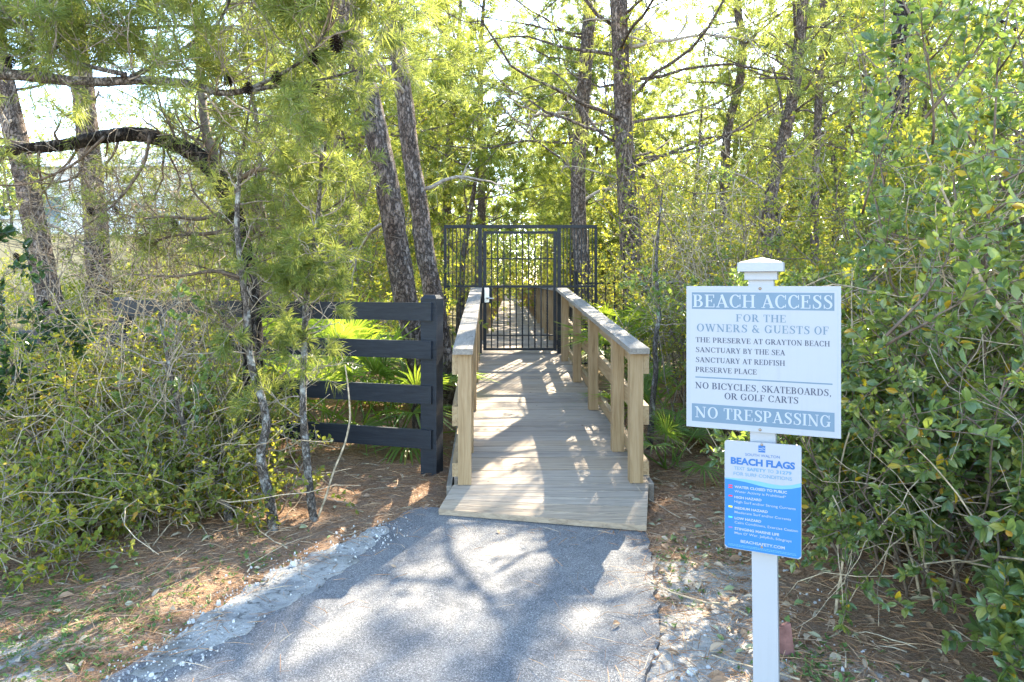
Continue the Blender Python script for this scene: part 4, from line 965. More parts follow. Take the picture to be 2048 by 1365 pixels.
# gnarled small pine with the arching limb
GT = [(514,985),(510,900),(505,800),(506,700),(503,620),(495,550),(484,490),(470,435),(450,385),(424,340),(388,308),(340,286),(280,270),(210,274),(130,290),(60,297),(-20,303),(-110,300)]
o = G(514, 972); P, _r = limb(GT, 5.05, [1]); gn = thing('pine_tree', 'small dark gnarled pine with its trunk arching over to the left', 'pine tree', (o[0], 5.05, 0)); O = np.array((o[0], 5.05, 0))
lines, tips = [], []
l2, r2 = limb([(462,410),(438,340),(414,275),(404,205),(398,120),(392,0),(388,-120)], [5.05,5.08,5.15,5.2,5.3,5.4,5.5], [.05,.042,.036,.03,.02,.01]); lines.append((l2, r2))
side_l = [([(478,360),(515,338),(545,342),(575,356),(640,346),(720,330)], [5.0,4.9,4.85,4.8,4.8,4.8], [.022,.02,.017,.013,.008,.004]), ([(500,470),(530,440),(520,400),(505,380)], [5,4.95,4.9,4.9], [.022,.02,.014,.006]),
    ([(496,480),(545,460),(590,455),(640,430),(700,392)], [5,4.9,4.8,4.75,4.7], [.02,.016,.012,.008,.004]), ([(488,455),(420,468),(350,470),(290,490)], [5,4.95,4.9,4.9], [.02,.016,.01,.005]), ([(470,420),(400,440),(330,432),(280,440)], [5,4.9,4.8,4.8], [.018,.014,.01,.005]),
    ([(498,560),(430,540),(350,555),(250,548)], [5,4.9,4.85,4.9], [.018,.014,.01,.004]), ([(300,272),(290,330),(240,400),(190,440),(140,470)], [5,4.95,4.9,4.9,4.9], [.014,.012,.009,.006,.003]), ([(210,274),(150,330),(60,370),(-40,372)], [5,5,5,5], [.013,.01,.007,.004])]
for px, Y, r in side_l:
    q, rr = limb(px, Y, r); lines.append((q, rr)); spawn(q, .01, 9, .42, lines, tips, ((4, .55), (3, .5)), .22, .2, .0, .45)
spawn(P[30:], .03, 26, .5, lines, tips, ((4, .55), (3, .5)), .24, 0, .05, .35); spawn(l2, .02, 26, .75, lines, tips, ((4, .55), (4, .5)), .2, .1, .1, .8)
spawn(P[12:34], .04, 18, .6, lines, tips, ((4, .6), (3, .5)), .22, 0, -.05, .55)
trunk_mesh(np.array([W(a, b, 5.05) for a, b in GT]), [.085,.074,.07,.068,.066,.064,.062,.058,.05,.042,.036,.026], MAT['bark_dark'], 'trunk', gn, 41, 14, origin=O, n=110)
mb = MB(); mb.polys(lines, 5); mb.build('branch', MAT['twig_brown'], gn, smooth=True, origin=O)
mb = MB(); twig_needles(mb, rg, tips, 34, .075, .0034, .1, 1.0); mb.build('crown', MAT['needle'], gn, origin=O)
for i, (px, py) in enumerate(((345,428),(228,402),(178,405),(30,497),(88,590))):
    cone_mb(W(px, py + 9, 4.9), .065, .027, (.3, .1, -.8), 60 + i).build('pine_cone', MAT['cone'], gn, origin=O)
# overhanging limbs of a pine whose trunk stands just outside the left edge
o = np.array((-3.75, 3.7, 0)); ov = thing('pine_tree', 'pine reaching in from the upper left with pale limbs, long needles and hanging cones', 'pine tree', tuple(o))
lines, tips = [], []
trunk_mesh(np.array([(-3.75,3.7,-.1),(-3.72,3.72,.8),(-3.6,3.7,1.6),(-3.55,3.72,2.5),(-3.4,3.75,3.6),(-3.3,3.9,4.8)]), [.11,.095,.085,.08,.06,.02], MAT['bark_dark'], 'trunk', ov, 42, 12, origin=o, n=40)
OL = [([(-370,140),(-150,146),(0,148),(60,152),(130,162),(200,165),(280,160),(370,165),(420,182),(452,188),(500,180),(560,172),(640,162),(715,140)], 3.6, [.034,.031,.029,.026,.023,.020,.015,.010,.005]),
      ([(262,154),(308,133),(370,97),(436,51),(461,0),(470,-60)], 3.6, [.013,.013,.011,.009,.007,.004]), ([(252,150),(154,128),(103,103),(46,56),(0,20)], 3.55, [.013,.011,.009,.007,.004]),
      ([(500,178),(560,150),(605,122),(635,90),(660,50),(680,-10)], [3.6,3.55,3.5,3.5,3.5,3.5], [.012,.010,.009,.007,.005,.003]), ([(-300,-60),(-100,-40),(100,-30),(300,-40),(500,-30),(590,-20),(650,10)], [3.65,3.6,3.5,3.5,3.5,3.6,3.7], [.034,.03,.026,.02,.014,.009,.004]),
      ([(-300,-150),(-50,-130),(200,-120),(420,-130),(540,-120),(620,-90)], [3.7,3.9,4.0,4.1,4.2,4.2], [.03,.026,.022,.016,.01,.004]), ([(60,152),(110,100),(140,40),(160,-30)], [3.6,3.7,3.8,3.9], [.012,.01,.007,.004]), ([(-250,0),(-100,30),(0,50),(120,45),(250,60),(380,50),(480,65)], 4.2, [.024,.022,.02,.016,.012,.008,.004])]
main = []
for k, (px, Y, r) in enumerate(OL):
    q, rr = limb(px, Y, r); main.append((q, rr)); 
    spawn(q, .012, (14, 14, 8, 14, 18, 12, 7, 20)[k], .42, lines, tips, ((4, .55), (4, .5)), .2, .12, (.25, .1, .1, .0, -.25, -.3, .1, -.1)[k], (.5, .8, .6, .95, 1, 1, .7, 1)[k])
mb = MB(); mb.polys(main, 8); mb.build('limb', MAT['bark_lichen'], ov, smooth=True, origin=o)
mb = MB(); mb.polys(lines, 4); mb.build('twigs', MAT['twig_grey'], ov, smooth=True, origin=o)
mb = MB(); twig_needles(mb, rg, tips, 38, .095, .0037, .1, .9); mb.build('crown', MAT['needle'], ov, origin=o)
for i, (px, py) in enumerate(((630,113),(672,84),(455,163),(497,180),(553,158),(628,178),(20,126))):
    cone_mb(W(px, py - 16, 3.55), .085 if i < 2 else .062, .036 if i < 2 else .028, (.15 * (i % 3 - 1), .1, -1), 80 + i).build('pine_cone', MAT['cone'], ov, origin=o)
def sapling(label, pts, Y, rad, seed, t0, n, L, keep, per, nl=.085, levels=((4, .55), (3, .5)), name='pine_sapling', cat='sapling', needle=True, el=.1):
    global rg
    rg = np.random.default_rng(seed); P = np.array([W(a, b, Y) for a, b in pts]); o = np.array((P[0, 0], Y, 0)); P[0, 2] = min(P[0, 2], -.03)
    th = thing(name, label, cat, tuple(o)); lines, tips = [], []
    q, _ = limb(pts, Y, [1]); spawn(q, .012, n, L, lines, tips, levels, .2, t0, el, keep); spawn(q, .01, 8, L * .7, lines, [], ((3, .5),), .25, .12, 0, 0); lines, tips = prune(lines, tips)
    trunk_mesh(P, rad, MAT['bark_lichen'], 'stem', th, seed, 10, origin=o, n=70)
    mb = MB(); mb.polys(lines, 4); mb.build('branch', MAT['twig_grey'], th, smooth=True, origin=o)
    mb = MB()
    if needle: twig_needles(mb, rg, tips, int(per * .85), nl, .0037, .05, .9); mb.build('crown', MAT['needle'], th, origin=o)
    else: twig_leaves(mb, rg, tips, per, .05, .6); mb.build('foliage', MAT['leaf_oak'], th, origin=o)
    return th
sapling('crooked pine sapling with white lichen blotches, the left of two near the path', [(549,1066),(540,1000),(527,950),(522,900),(533,850),(521,790),(505,740),(497,690),(494,620),(486,560),(478,500),(474,430),(480,350),(492,260),(505,180)], 4.12, [.034,.030,.027,.024,.022,.021,.018,.016,.012,.008,.004], 51, .40, 11, .34, .45, 44)
sapling('straighter pine sapling with drooping bright needles in front of the board fence', [(630,1042),(620,985),(612,900),(606,820),(607,740),(610,660),(612,600),(622,540),(632,470),(640,380),(645,280),(650,190),(652,120)], 4.28, [.027,.025,.022,.020,.018,.015,.012,.008,.004], 52, .22, 40, .30, .95, 46, el=-.1)
sapling('pale lichen covered oak stem leaning left with few dark leaves', [(467,1050),(450,1015),(425,975),(400,935),(382,890),(365,840),(352,790),(340,740),(330,690),(318,630)], 4.18, [.024,.022,.020,.018,.015,.011,.006], 53, .35, 16, .35, .5, 5, name='oak_sapling', needle=False)
# bare cane
mb = MB(); q, rr = limb([(633,1042),(650,1000),(668,940),(690,890),(701,840),(697,780),(690,730)], 4.3, [.008,.007,.006,.004]); mb.tubes(q, rr, 6)
tag(mb.build('cane', MAT['twig_tan'], smooth=True), 'single bare tan cane rising from the pine litter before the fence', 'cane')

# ------------------------------------------------------------------ palmettos
def palmetto(seed, nf, H, label, loc, rz=0, sc=1, dry=False, group=None, name='palmetto'):
    rg = np.random.default_rng(seed); th = thing(name, label, 'palmetto', loc, rz, group); th.scale = (sc, sc, sc)
    for k in range(nf):
        fl = MB()
        a = k * 2.4 + rg.uniform(-.4, .4); el = rg.uniform(.35, 1.35); L = H * rg.uniform(.6, 1.0)
        d = np.array((math.cos(a) * math.cos(el), math.sin(a) * math.cos(el), math.sin(el)))
        P = walk(rg, (rg.normal(0, .04), rg.normal(0, .04), -.03), d, L, 7, .05, 0, .10); fl.tubes(P, np.linspace(.008, .005, 7), 5, 1)
        hub = P[-1]; ax = nrm(P[-1] - P[-2]); sd = nrm(np.cross(ax, (0, 0, 1) if abs(ax[2]) < .95 else (1, 0, 0))); up = np.cross(sd, ax)
        tilt = rg.uniform(.2, .9); fx = nrm(ax * math.cos(tilt) - up * math.sin(tilt) * .6); fn = np.cross(sd, fx)
        nb = 24; an = np.radians(np.linspace(-118, 118, nb)); bl = H * .52 * (1 - .25 * (np.abs(an) / 2.1) ** 2) * rg.uniform(.9, 1.05, nb)
        D = fx[None] * np.cos(an)[:, None] + sd[None] * np.sin(an)[:, None] + fn[None] * .18 + rg.normal(0, .03, (nb, 3))
        Nn = np.tile(fn, (nb, 1)) + np.cross(np.tile(fx, (nb, 1)), D) * .2
        B = np.tile(hub, (nb, 1)); D = nrm(D); Sx = nrm(np.cross(D, Nn)); Wd = H * .024 * np.ones((nb, 1)); bl = bl[:, None]; Up = nrm(np.cross(Sx, D))
        m = B + D * bl * .45; tip = B + D * bl - np.array((0, 0, 1)) * bl * rg.uniform(.03, .35, (nb, 1))
        V = np.stack([B - Sx * Wd * .25, B + Up * Wd * .1, B + Sx * Wd * .25, m + Sx * Wd * .62 + Up * Wd * .3, m, m - Sx * Wd * .62 + Up * Wd * .3, tip], 1)
        off = (np.arange(nb) * 7)[:, None]; fl.V.append(V.reshape(-1, 3))
        for f in ((0, 1, 4, 5), (1, 2, 3, 4)): fl.F.append((np.array([f]) + off + fl.n, 0))
        for f in ((5, 4, 6), (4, 3, 6)): fl.F.append((np.array([f]) + off + fl.n, 0))
        fl.n += nb * 7
        fl.build('frond', [MAT['frond_dry' if dry else 'palmetto'], MAT['twig_tan' if dry else 'palmetto']], th)
    return th
for i, (px, Y, H, lb) in enumerate(((790, 6.3, .85, 'green fan palmetto behind the board fence beside the thick leaning trunk'), (720, 6.6, 1.05, 'large fan palmetto glowing yellow behind the middle fence boards'), (650, 6.4, .95, 'fan palmetto behind the fence at the drooping sapling needles'), (690, 7.6, 1.1, 'tall fan palmetto farther behind the board fence'), (590, 7.2, 1.0, 'fan palmetto behind the fence left of the drooping sapling'), (842, 8.9, .65, 'fan palmetto between the left rail and the left gate wing'), (850, 7.4, .5, 'small fan palmetto squeezed between fence post and ramp'))):
    palmetto(200 + i, 11, H, lb, put(px, Y), i * 1.1)
for i, (px, Y, H, lb) in enumerate(((1310, 7.6, 1.1, 'spiky fan palmetto at the foot of the vine wrapped trunk'), (1300, 8.6, .85, 'fan palmetto right of the ramp behind the middle rail posts'), (1245, 9.9, .9, 'fan palmetto behind the right gate wing'), (1320, 6.4, .6, 'low dark palmetto beside the lichen stem left of the sign'), (1345, 5.5, .5, 'low green palmetto on the litter left of the white sign'), (1240, 6.6, .45, 'small palmetto under the ramp rails on the right'))):
    palmetto(220 + i, 10, H, lb, put(px, Y), i * 1.7)
for i, (px, py, lb) in enumerate(((1420, 905, 'dry tan palmetto fan lying on the litter behind the white sign'), (1370, 925, 'dead palmetto frond lying on the ground right of the ramp post'))):
    p = G(px, py); t = palmetto(240 + i, 4, .55, lb, (p[0], p[1], .10), .6 + i, 1, True); t.scale = (1, 1, .28)
# ------------------------------------------------------------------ right: evergreen thicket
RS = [((2.45, 2.95), 3.3, 1.0, 'tall glossy evergreen shrub nearest the camera at the right edge'), ((1.98, 3.45), 1.55, .75, 'leafy evergreen shrub with big glossy leaves low at the right of the signs'), ((2.95, 3.6), 3.7, 1.0, 'tall evergreen shrub behind the nearest one at the right edge'),
      ((2.35, 4.25), 2.4, .85, 'dense evergreen shrub just right of the access sign'), ((3.2, 4.5), 4.0, 1.1, 'towering evergreen with drooping leafy sprays at the upper right'), ((2.2, 5.1), 1.75, .7, 'dark evergreen shrub right behind the access sign'),
      ((2.95, 5.5), 3.3, .9, 'evergreen shrub rising behind the sign to the right'), ((4.0, 5.4), 4.6, 1.2, 'tallest evergreen of the thicket in its back row'), ((2.15, 6.0), 1.7, .6, 'low evergreen clump behind the sign post cap'), ((2.75, 6.5), 2.3, .8, 'round evergreen shrub between the sign and the dark trunk'), ((3.7, 3.3), 4.3, 1.1, 'second tall evergreen back from the right edge with leaves up to the top'), ((3.3, 6.1), 4.4, 1.1, 'tall evergreen shrub in front of the dark pine trunk at the upper right'), ((2.25, 3.25), 1.0, .6, 'low leafy evergreen in front of the tall ones at the lower right'), ((1.95, 4.0), 1.15, .6, 'knee high evergreen just right of the lower blue sign'), ((2.45, 2.55), .9, .55, 'lowest evergreen at the bottom right corner'), ((2.0, 2.75), .75, .45, 'small evergreen shrub at ground level right of the sign post foot')]
for i, ((x, y), H, R_, lb) in enumerate(RS):
    shrub_proto(300 + i, H, R_, 11 if H > 1 else 5, .055 if y < 3.3 else .048 if y < 4.1 else .042, 20, 'leaf_oak' if i % 4 != 3 or H < 1.3 else 'leaf_yel', 'twig_brown', lb, cat='evergreen shrub', name='evergreen_shrub', loc=gxy(x, y), wob=.12, tlow=.06, dead=7 if H > 1 else 3, levels=((8, .58), (7, .48)) if H > 2 else ((6, .55), (6, .5)), base=.3, group='evergreen thicket on the right')
# slender yellow green shrubs by the vine wrapped trunk
for i, ((x, y), H, lb) in enumerate((((2.3, 7.7), 3.7, 'tall thin yellow green shrub climbing beside the vine wrapped trunk'), ((1.95, 7.3), 2.6, 'bushy yellow green shrub above the left corner of the sign'), ((2.55, 8.2), 2.0, 'yellow green shrub behind the sign post cap'), ((2.5, 9.1), 4.6, 'tallest yellow leaved shrub behind the vine wrapped trunk'), ((3.3, 8.6), 1.7, 'sunlit shrub right of the curving reddish trunk base'), ((1.45, 10.9), 1.7, 'low sunlit shrub behind the right gate wing'), ((2.0, 6.9), 1.9, 'thin shrub with orange tinged leaves left of the sign'))):
    shrub_proto(340 + i, H, .75, 9, .042, 12, 'leaf_yel', 'twig_brown', lb, name='leafy_shrub', loc=gxy(x, y), dead=10, levels=((6, .6), (5, .55)), base=.25)
# lichen stem left of the sign
sapling('thin pale lichen stem standing right of the ramp left of the sign', [(1298,860),(1306,800),(1312,740),(1310,690),(1318,620),(1312,540),(1318,450),(1325,380)], 6.0, [.03,.026,.022,.018,.012,.006], 54, .4, 14, .4, .8, 9, name='oak_sapling', needle=False)
sapling('bent white lichen branch rising from the litter right of the lower sign', [(1735,1110),(1728,1060),(1715,1020),(1690,985),(1672,940),(1668,880),(1662,810),(1655,740)], 3.75, [.018,.016,.014,.012,.010,.006], 55, .3, 12, .4, .9, 9, name='oak_sapling', needle=False)
mb = MB(); q, rr = limb([(1850,300),(1880,370),(1915,450),(1945,530),(1985,600),(2030,650),(2080,690)], 2.75, [.0025,.006,.009,.011]); mb.tubes(q, rr, 7)
tag(mb.build('bare_branch', MAT['twig_tan'], smooth=True), 'long bare pale branch slanting down through the evergreen leaves at right', 'branch')
# vine climbing the trunk right of the gate
rg = np.random.default_rng(91); TP = [(1283,660),(1270,570),(1262,480),(1255,400),(1250,300),(1246,200),(1240,80),(1238,20)]; q, _ = limb(TP, 9.6, [1]); o = np.array((q[0, 0], 9.6, .3))
vn = thing('climbing_vine', 'leafy green vine climbing the pine trunk right of the gate', 'vine', tuple(o)); lines, tips = [], []
for j in range(5):
    ph = rg.uniform(0, 6.28); t = np.linspace(0, 1, len(q)); off = np.column_stack([np.cos(ph + t * 5), np.sin(ph + t * 5), 0 * t]) * .16
    Pv = q + off; Pv[0, 2] = .3; lines.append((Pv, np.linspace(.009, .004, len(q))))
    for i in range(18):
        b_, d_ = at_t(Pv, rg.random() ** .8); out_ = nrm(np.array((rg.normal(.35, 1), rg.normal(-.2, 1), rg.normal(0, .5)))); w_ = walk(rg, b_, out_, rg.uniform(.15, .55), 6, .25); lines.append((w_, np.linspace(.004, .002, 6))); tips.append(w_)
mb = MB(); mb.polys(lines, 4); mb.build('stem', MAT['twig_brown'], vn, smooth=True, origin=o)
mb = MB(); twig_leaves(mb, rg, tips, 16, .055, .55); mb.build('foliage', MAT['leaf_yel'], vn, origin=o)
# ------------------------------------------------------------------ left: tangled shrubs
LS = [(25, 4.35, 1.15, .6, 'tangled small leaved shrub at the left edge below the fence'), (130, 4.75, 1.15, .6, 'sunlit tangled shrub below the second fence board on the far left'), (250, 4.55, 1.0, .6, 'bright small leaved shrub left of the pale leaning oak stem'), (360, 4.75, 1.05, .55, 'small leaved shrub behind the pale leaning oak stem'), (70, 5.5, 1.2, .6, 'twiggy shrub against the far left fence boards'), (205, 5.4, 1.25, .6, 'twiggy shrub against the middle of the left fence'), (330, 5.35, 1.15, .6, 'yellowish shrub before the second fence post'), (430, 5.2, .95, .5, 'low shrub at the foot of the gnarled pine'), (300, 4.3, .42, .4, 'low bright sprout at the front edge of the tangle left of the pale oak stem'), (170, 4.4, .45, .45, 'low green sprout at the front of the tangle near the left edge'), (395, 4.2, .34, .3, 'tiny leafy sprout at the foot of the pale oak stem'), (40, 4.15, .5, .5, 'low shrub nearest the camera at the left edge'), (110, 4.05, .62, .55, 'bright low bush spilling onto the litter near the left edge'), (235, 4.2, .6, .55, 'sunlit low bush in front of the tangled twigs left of the oak stem'), (-40, 3.75, .7, .6, 'bush cut by the left edge of the picture'), (345, 4.35, .55, .45, 'green bush right at the pale oak stem'), (10, 4.6, .95, .6, 'yellowish bush under the dark leaved one at the left edge'), (470, 4.5, .6, .4, 'small leafy sprout between the two lichen stems')]
for i, (px, Y, H, R_, *_, lb) in enumerate(LS):
    shrub_proto(400 + i, H * .88, R_, 10, .037, 12, 'leaf_small' if i % 2 else 'leaf_yel', 'twig_grey', lb, name='tangled_shrub', loc=put(px, Y), dead=26, levels=((6, .6), (5, .55)), base=.35, wob=.22, spread=1.0, deadmat='twig_tan', group='tangled shrubs below the left fence')
shrub_proto(420, 1.7, .5, 5, .06, 14, 'leaf_dark', 'twig_brown', 'dark leaved evergreen bush at the left edge beside the fence boards', name='evergreen_shrub', loc=put(40, 4.5), dead=4, levels=((5, .5), (5, .5)), base=.1)
def tangle(seed, c, rad, n, L, r, mat, label, cat='dead brush', name='dead_brush', up=.2):
    rg = np.random.default_rng(seed); ls = []; c = np.asarray(c, float)
    for i in range(n):
        p = c + rg.normal(size=3) * np.asarray(rad) * .55; ls.append((walk(rg, p, rg.normal(size=3) + np.array((0, 0, up)), L * rg.uniform(.5, 1.4), 10, .25), np.linspace(r, r * .35, 10) * rg.uniform(.6, 1.3)))
    # stems that carry it down to the ground
    for i in range(max(4, n // 30)):
        p = c + np.append(rg.normal(size=2) * np.asarray(rad[:2]) * .4, 0); p[2] = -.05
        ls.append((walk(rg, p, (rg.normal(0, .25), rg.normal(0, .2), 1), c[2] + rad[2] * .5, 10, .12), np.linspace(r * 3, r, 10)))
    ls, _ = prune(ls, [])
    mb = MB(); mb.polys(ls, 4); return tag(mb.build(name, MAT[mat], smooth=True), label, cat)
tangle(501, W(330, 400, 6.0), (.5, .35, .5), 170, .8, .0035, 'twig_tan', 'mass of dry tan vines hanging under the arching pine limb', 'vine tangle', 'vine_tangle', -.5)
tangle(502, W(330, 610, 5.0), (.7, .3, .4), 150, .7, .003, 'twig_tan', 'fan of thin tan stalks in front of the second fence post', up=.9)
tangle(503, W(120, 560, 5.0), (.7, .4, .7), 190, .8, .0028, 'twig_grey', 'grey leafless brush at the left above the fence boards')
tangle(504, W(210, 380, 5.2), (.9, .4, .5), 170, .8, .0026, 'twig_grey', 'fine grey twigs tangled around the arching limb on the left')
tangle(505, W(450, 650, 4.9), (.35, .3, .5), 110, .6, .003, 'twig_brown', 'dense dead twigs around the trunk of the gnarled pine')
tangle(506, W(300, 900, 4.45), (.6, .3, .18), 110, .55, .0045, 'twig_tan', 'dead fallen twigs piled low beside the pale oak stem', up=0)
tangle(507, W(1930, 560, 3.2), (.5, .35, .35), 170, .8, .0028, 'twig_tan', 'thicket of dry tan twigs inside the evergreens at the right edge')
tangle(508, W(1850, 1000, 3.1), (.5, .3, .22), 55, .6, .003, 'twig_tan', 'low dry twigs under the evergreen leaves at the lower right', up=0)
tangle(509, W(1420, 480, 7.2), (.5, .35, .7), 200, .9, .0035, 'twig_tan', 'brown vine tangle hanging above the left corner of the sign', 'vine tangle', 'vine_tangle', -.4)
tangle(510, W(1345, 620, 6.6), (.35, .3, .45), 120, .7, .003, 'twig_grey', 'grey leafless brush between the ramp and the sign')
tangle(511, W(1700, 800, 4.6), (.45, .4, .5), 150, .7, .003, 'twig_brown', 'brown twigs showing beside the right edge of the access sign')
# ------------------------------------------------------------------ woods behind
FG = 'pines standing in the woods behind the gate'
def area(x, Y):
    px = 1024 + FPX * x / max(Y, 1)
    return ('behind the black board fence on the left', 'left woods') if px < 880 else ('beyond the metal gate beside the long boardwalk', 'woods beyond the gate') if px < 1210 else ('behind the white sign and the right thicket', 'right woods')
def where(kind, x, Y): a = area(x, Y); return kind + ' ' + a[0], kind + ' in the ' + a[1]
protos = [pine_proto(600, 15, .16, .30, 2.8, 'tall pine in the woods far behind the gate', nlim=32, per=56, loc=(-7.5, 27, 0), group=FG), pine_proto(601, 13, .13, .25, 2.6, 'tall pine in the woods far behind the gate', nlim=32, per=56, matn='needle', loc=(10.2, 22, 0), group=FG),
          pine_proto(602, 17, .19, .36, 3.2, 'tall pine in the woods far behind the gate', nlim=34, per=56, loc=(17, 31, 0), group=FG), pine_proto(603, 8, .08, .22, 1.7, 'tall pine in the woods far behind the gate', nlim=30, per=56, matn='needle', loc=(3.6, 19, 0), group=FG)]
rg = np.random.default_rng(9); cnt = 0; placed = [(-7.5, 27), (10.2, 22), (17, 31), (3.6, 19)]
for i in range(900):
    Y = 15 + 55 * rg.random() ** 1.15; x = rg.uniform(-.85, .9) * (Y + 2); px = 1024 + FPX * x / Y
    if abs(x) < 1.9 or min(math.hypot(x - a, Y - b) for a, b in placed) < 1.7: continue
    if px < 520 and (Y < 34 or rg.random() < .25): continue
    if 1000 < px < 1140 and Y < 34: continue
    if cnt >= 140: break
    k = int(rg.integers(0, 4)); sc = rg.uniform(.75, 1.15); x5 = x - .404 * (Y - 5)
    if -6 < x5 < 5:      # trees sunwards of the ramp are low enough to let the sun in
        lim_ = (Y - 6) * .74 / (15, 13, 17, 8)[k]
        if lim_ < .45: k = 3; lim_ = (Y - 6) * .74 / 8
        sc = min(sc, lim_)
        if sc < .5: continue
    placed.append((x, Y)); cnt += 1
    dup(protos[k], (x, Y, .1), rg.uniform(0, 6.28), sc, *where(('tall straight pine', 'green crowned pine', 'wide crowned tall pine', 'short slender pine')[k], x, Y))
UG = 'sunlit bushes in the woods behind the fences'
US = [shrub_proto(640, 2.6, 1.1, 9, .085, 12, 'leaf_small', 'twig_brown', 'sunlit bush in the understorey behind the fences', name='bush', loc=(-5.2, 11, .25), simple=True, dead=8, levels=((6, .6), (5, .55)), base=.5, group=UG),
      shrub_proto(641, 1.8, 1.0, 9, .075, 12, 'leaf_yel', 'twig_brown', 'sunlit bush in the understorey behind the fences', name='bush', loc=(-3.2, 9.6, .25), simple=True, dead=8, levels=((6, .6), (5, .55)), base=.5, spread=.9, group=UG),
      shrub_proto(642, 3.6, 1.2, 9, .09, 12, 'leaf_yel', 'twig_grey', 'sunlit bush in the understorey behind the fences', name='bush', loc=(4.4, 12, .25), simple=True, dead=8, levels=((6, .6), (5, .55)), base=.5, group=UG)]
cnt = 0; placed = [(-5.2, 11), (-3.2, 9.6), (4.4, 12)]
for i in range(1500):
    Y = 8.2 + 42 * rg.random() ** 1.5; x = rg.uniform(-.85, .9) * (Y + 1); px = 1024 + FPX * x / Y
    if abs(x) < 1.75 or min(math.hypot(x - a, Y - b) for a, b in placed) < .9 + Y * .02: continue
    if Y < 9 and 0 < x: continue
    if Y < 13 and 1150 < px < 1330: continue
    if Y < 15 and 1420 < px < 1690: continue
    if cnt >= 95: break
    placed.append((x, Y)); cnt += 1; k = int(rg.integers(0, 3))
    sc = rg.uniform(.6, 1.1) * (1 if Y < 14 else 1.25)
    if px < 700 and Y < 18: k = min(k, 1); sc *= .6
    dup(US[k], (x, Y, float(gz(np.array([x]), np.array([Y]))[0])), rg.uniform(0, 6.28), sc, *where(('small leaved green bush', 'low yellow green bush', 'tall yellow green bush')[k], x, Y))
YG = 'young leafy trees filling the woods'
YT = [shrub_proto(650, 6.0, 1.7, 8, .085, 15, 'leaf_small', 'twig_brown', 'young leafy tree among the pines behind the fences', cat='tree', name='young_tree', loc=(-8, 19, .2), simple=True, dead=10, levels=((9, .6), (7, .55)), base=.4, group=YG),
      shrub_proto(651, 4.6, 1.6, 8, .075, 15, 'leaf_yel', 'twig_grey', 'young leafy tree among the pines behind the fences', cat='tree', name='young_tree', loc=(5.4, 16, .2), simple=True, dead=10, levels=((9, .6), (7, .55)), base=.5, spread=.8, group=YG),
      shrub_proto(652, 5.2, 1.6, 8, .085, 15, 'leaf_oak', 'twig_brown', 'young leafy tree among the pines behind the fences', cat='tree', name='young_tree', loc=(9.5, 18, .2), simple=True, dead=10, levels=((9, .6), (7, .55)), base=.5, group=YG)]
cnt = 0; placed = [(-8, 19), (5.4, 16), (9.5, 18)]
for i in range(900):
    Y = 12 + 42 * rg.random() ** 1.3; x = rg.uniform(-.8, .88) * (Y + 1); px = 1024 + FPX * x / Y
    if abs(x) < 2.1 or min(math.hypot(x - a, Y - b) for a, b in placed) < 1.5: continue
    if px < 620 and Y < 32: continue
    if 1000 < px < 1120 and Y < 18: continue
    if 1400 < px < 1700 and Y < 19: continue
    if Y < 22 and abs(x - .2 - .404 * (Y - 7)) < 2.0: continue
    if cnt >= 62: break
    k = int(rg.integers(0, 3)); sc = rg.uniform(.7, 1.25)
    if -5 < x - .404 * (Y - 5) < 4.5: sc = min(sc, (Y - 5.5) * .72 / (6.6, 5.0, 5.7)[k])
    placed.append((x, Y)); cnt += 1
    dup(YT[k], (x, Y, .1), rg.uniform(0, 6.28), sc, *where(('young bright leaved tree', 'young yellow green tree', 'young dark green tree')[k], x, Y))
# the far woods read as one mass
rg = np.random.default_rng(31); mb = MB()
n = 120000; Y = rg.uniform(56, 85, n); x = rg.uniform(-75, 80, n); hh_ = 12 + 3 * np.sin(x * .21) + 2 * np.sin(x * .57 + Y) + 1.5 * np.sin(x * 1.3)
z = hh_ * rg.random(n) ** .8; cl = rg.normal(size=(n, 3)); k = (np.sin(x * 1.9 + z * 1.1) * np.sin(z * 1.7 + Y * .9) > -.6); x, Y, z, cl = x[k], Y[k], z[k], cl[k]; n = len(x)
leaves(mb, np.column_stack([x, Y, z]), rg.normal(size=(n, 3)), cl, rg.uniform(.3, .7, n), rg.uniform(.18, .4, n), simple=True)
tag(mb.build('treeline', MAT['leaf_oak']), kind='stuff')
for lst, kinds in ((protos, ('tall straight pine', 'green crowned pine', 'wide crowned tall pine', 'short slender pine')), (US, ('small leaved green bush', 'low yellow green bush', 'tall yellow green bush')), (YT, ('young bright leaved tree', 'young yellow green tree', 'young dark green tree'))):
    for o_, kd in zip(lst, kinds): o_['label'], o_['group'] = where(kd, o_.location.x, o_.location.y)
# dense end of the walk
for i, (x, Y, sc) in enumerate(((-3, 60, 2.2), (2.6, 60, 2.2), (0, 61, 2.6), (-1.5, 62, 2), (5, 60, 2.4), (-6, 60, 2.4))):
    dup(US[i % 3], (x, Y, 0), i, sc, 'bush closing the far end of the boardwalk', 'bushes at the far end of the boardwalk')
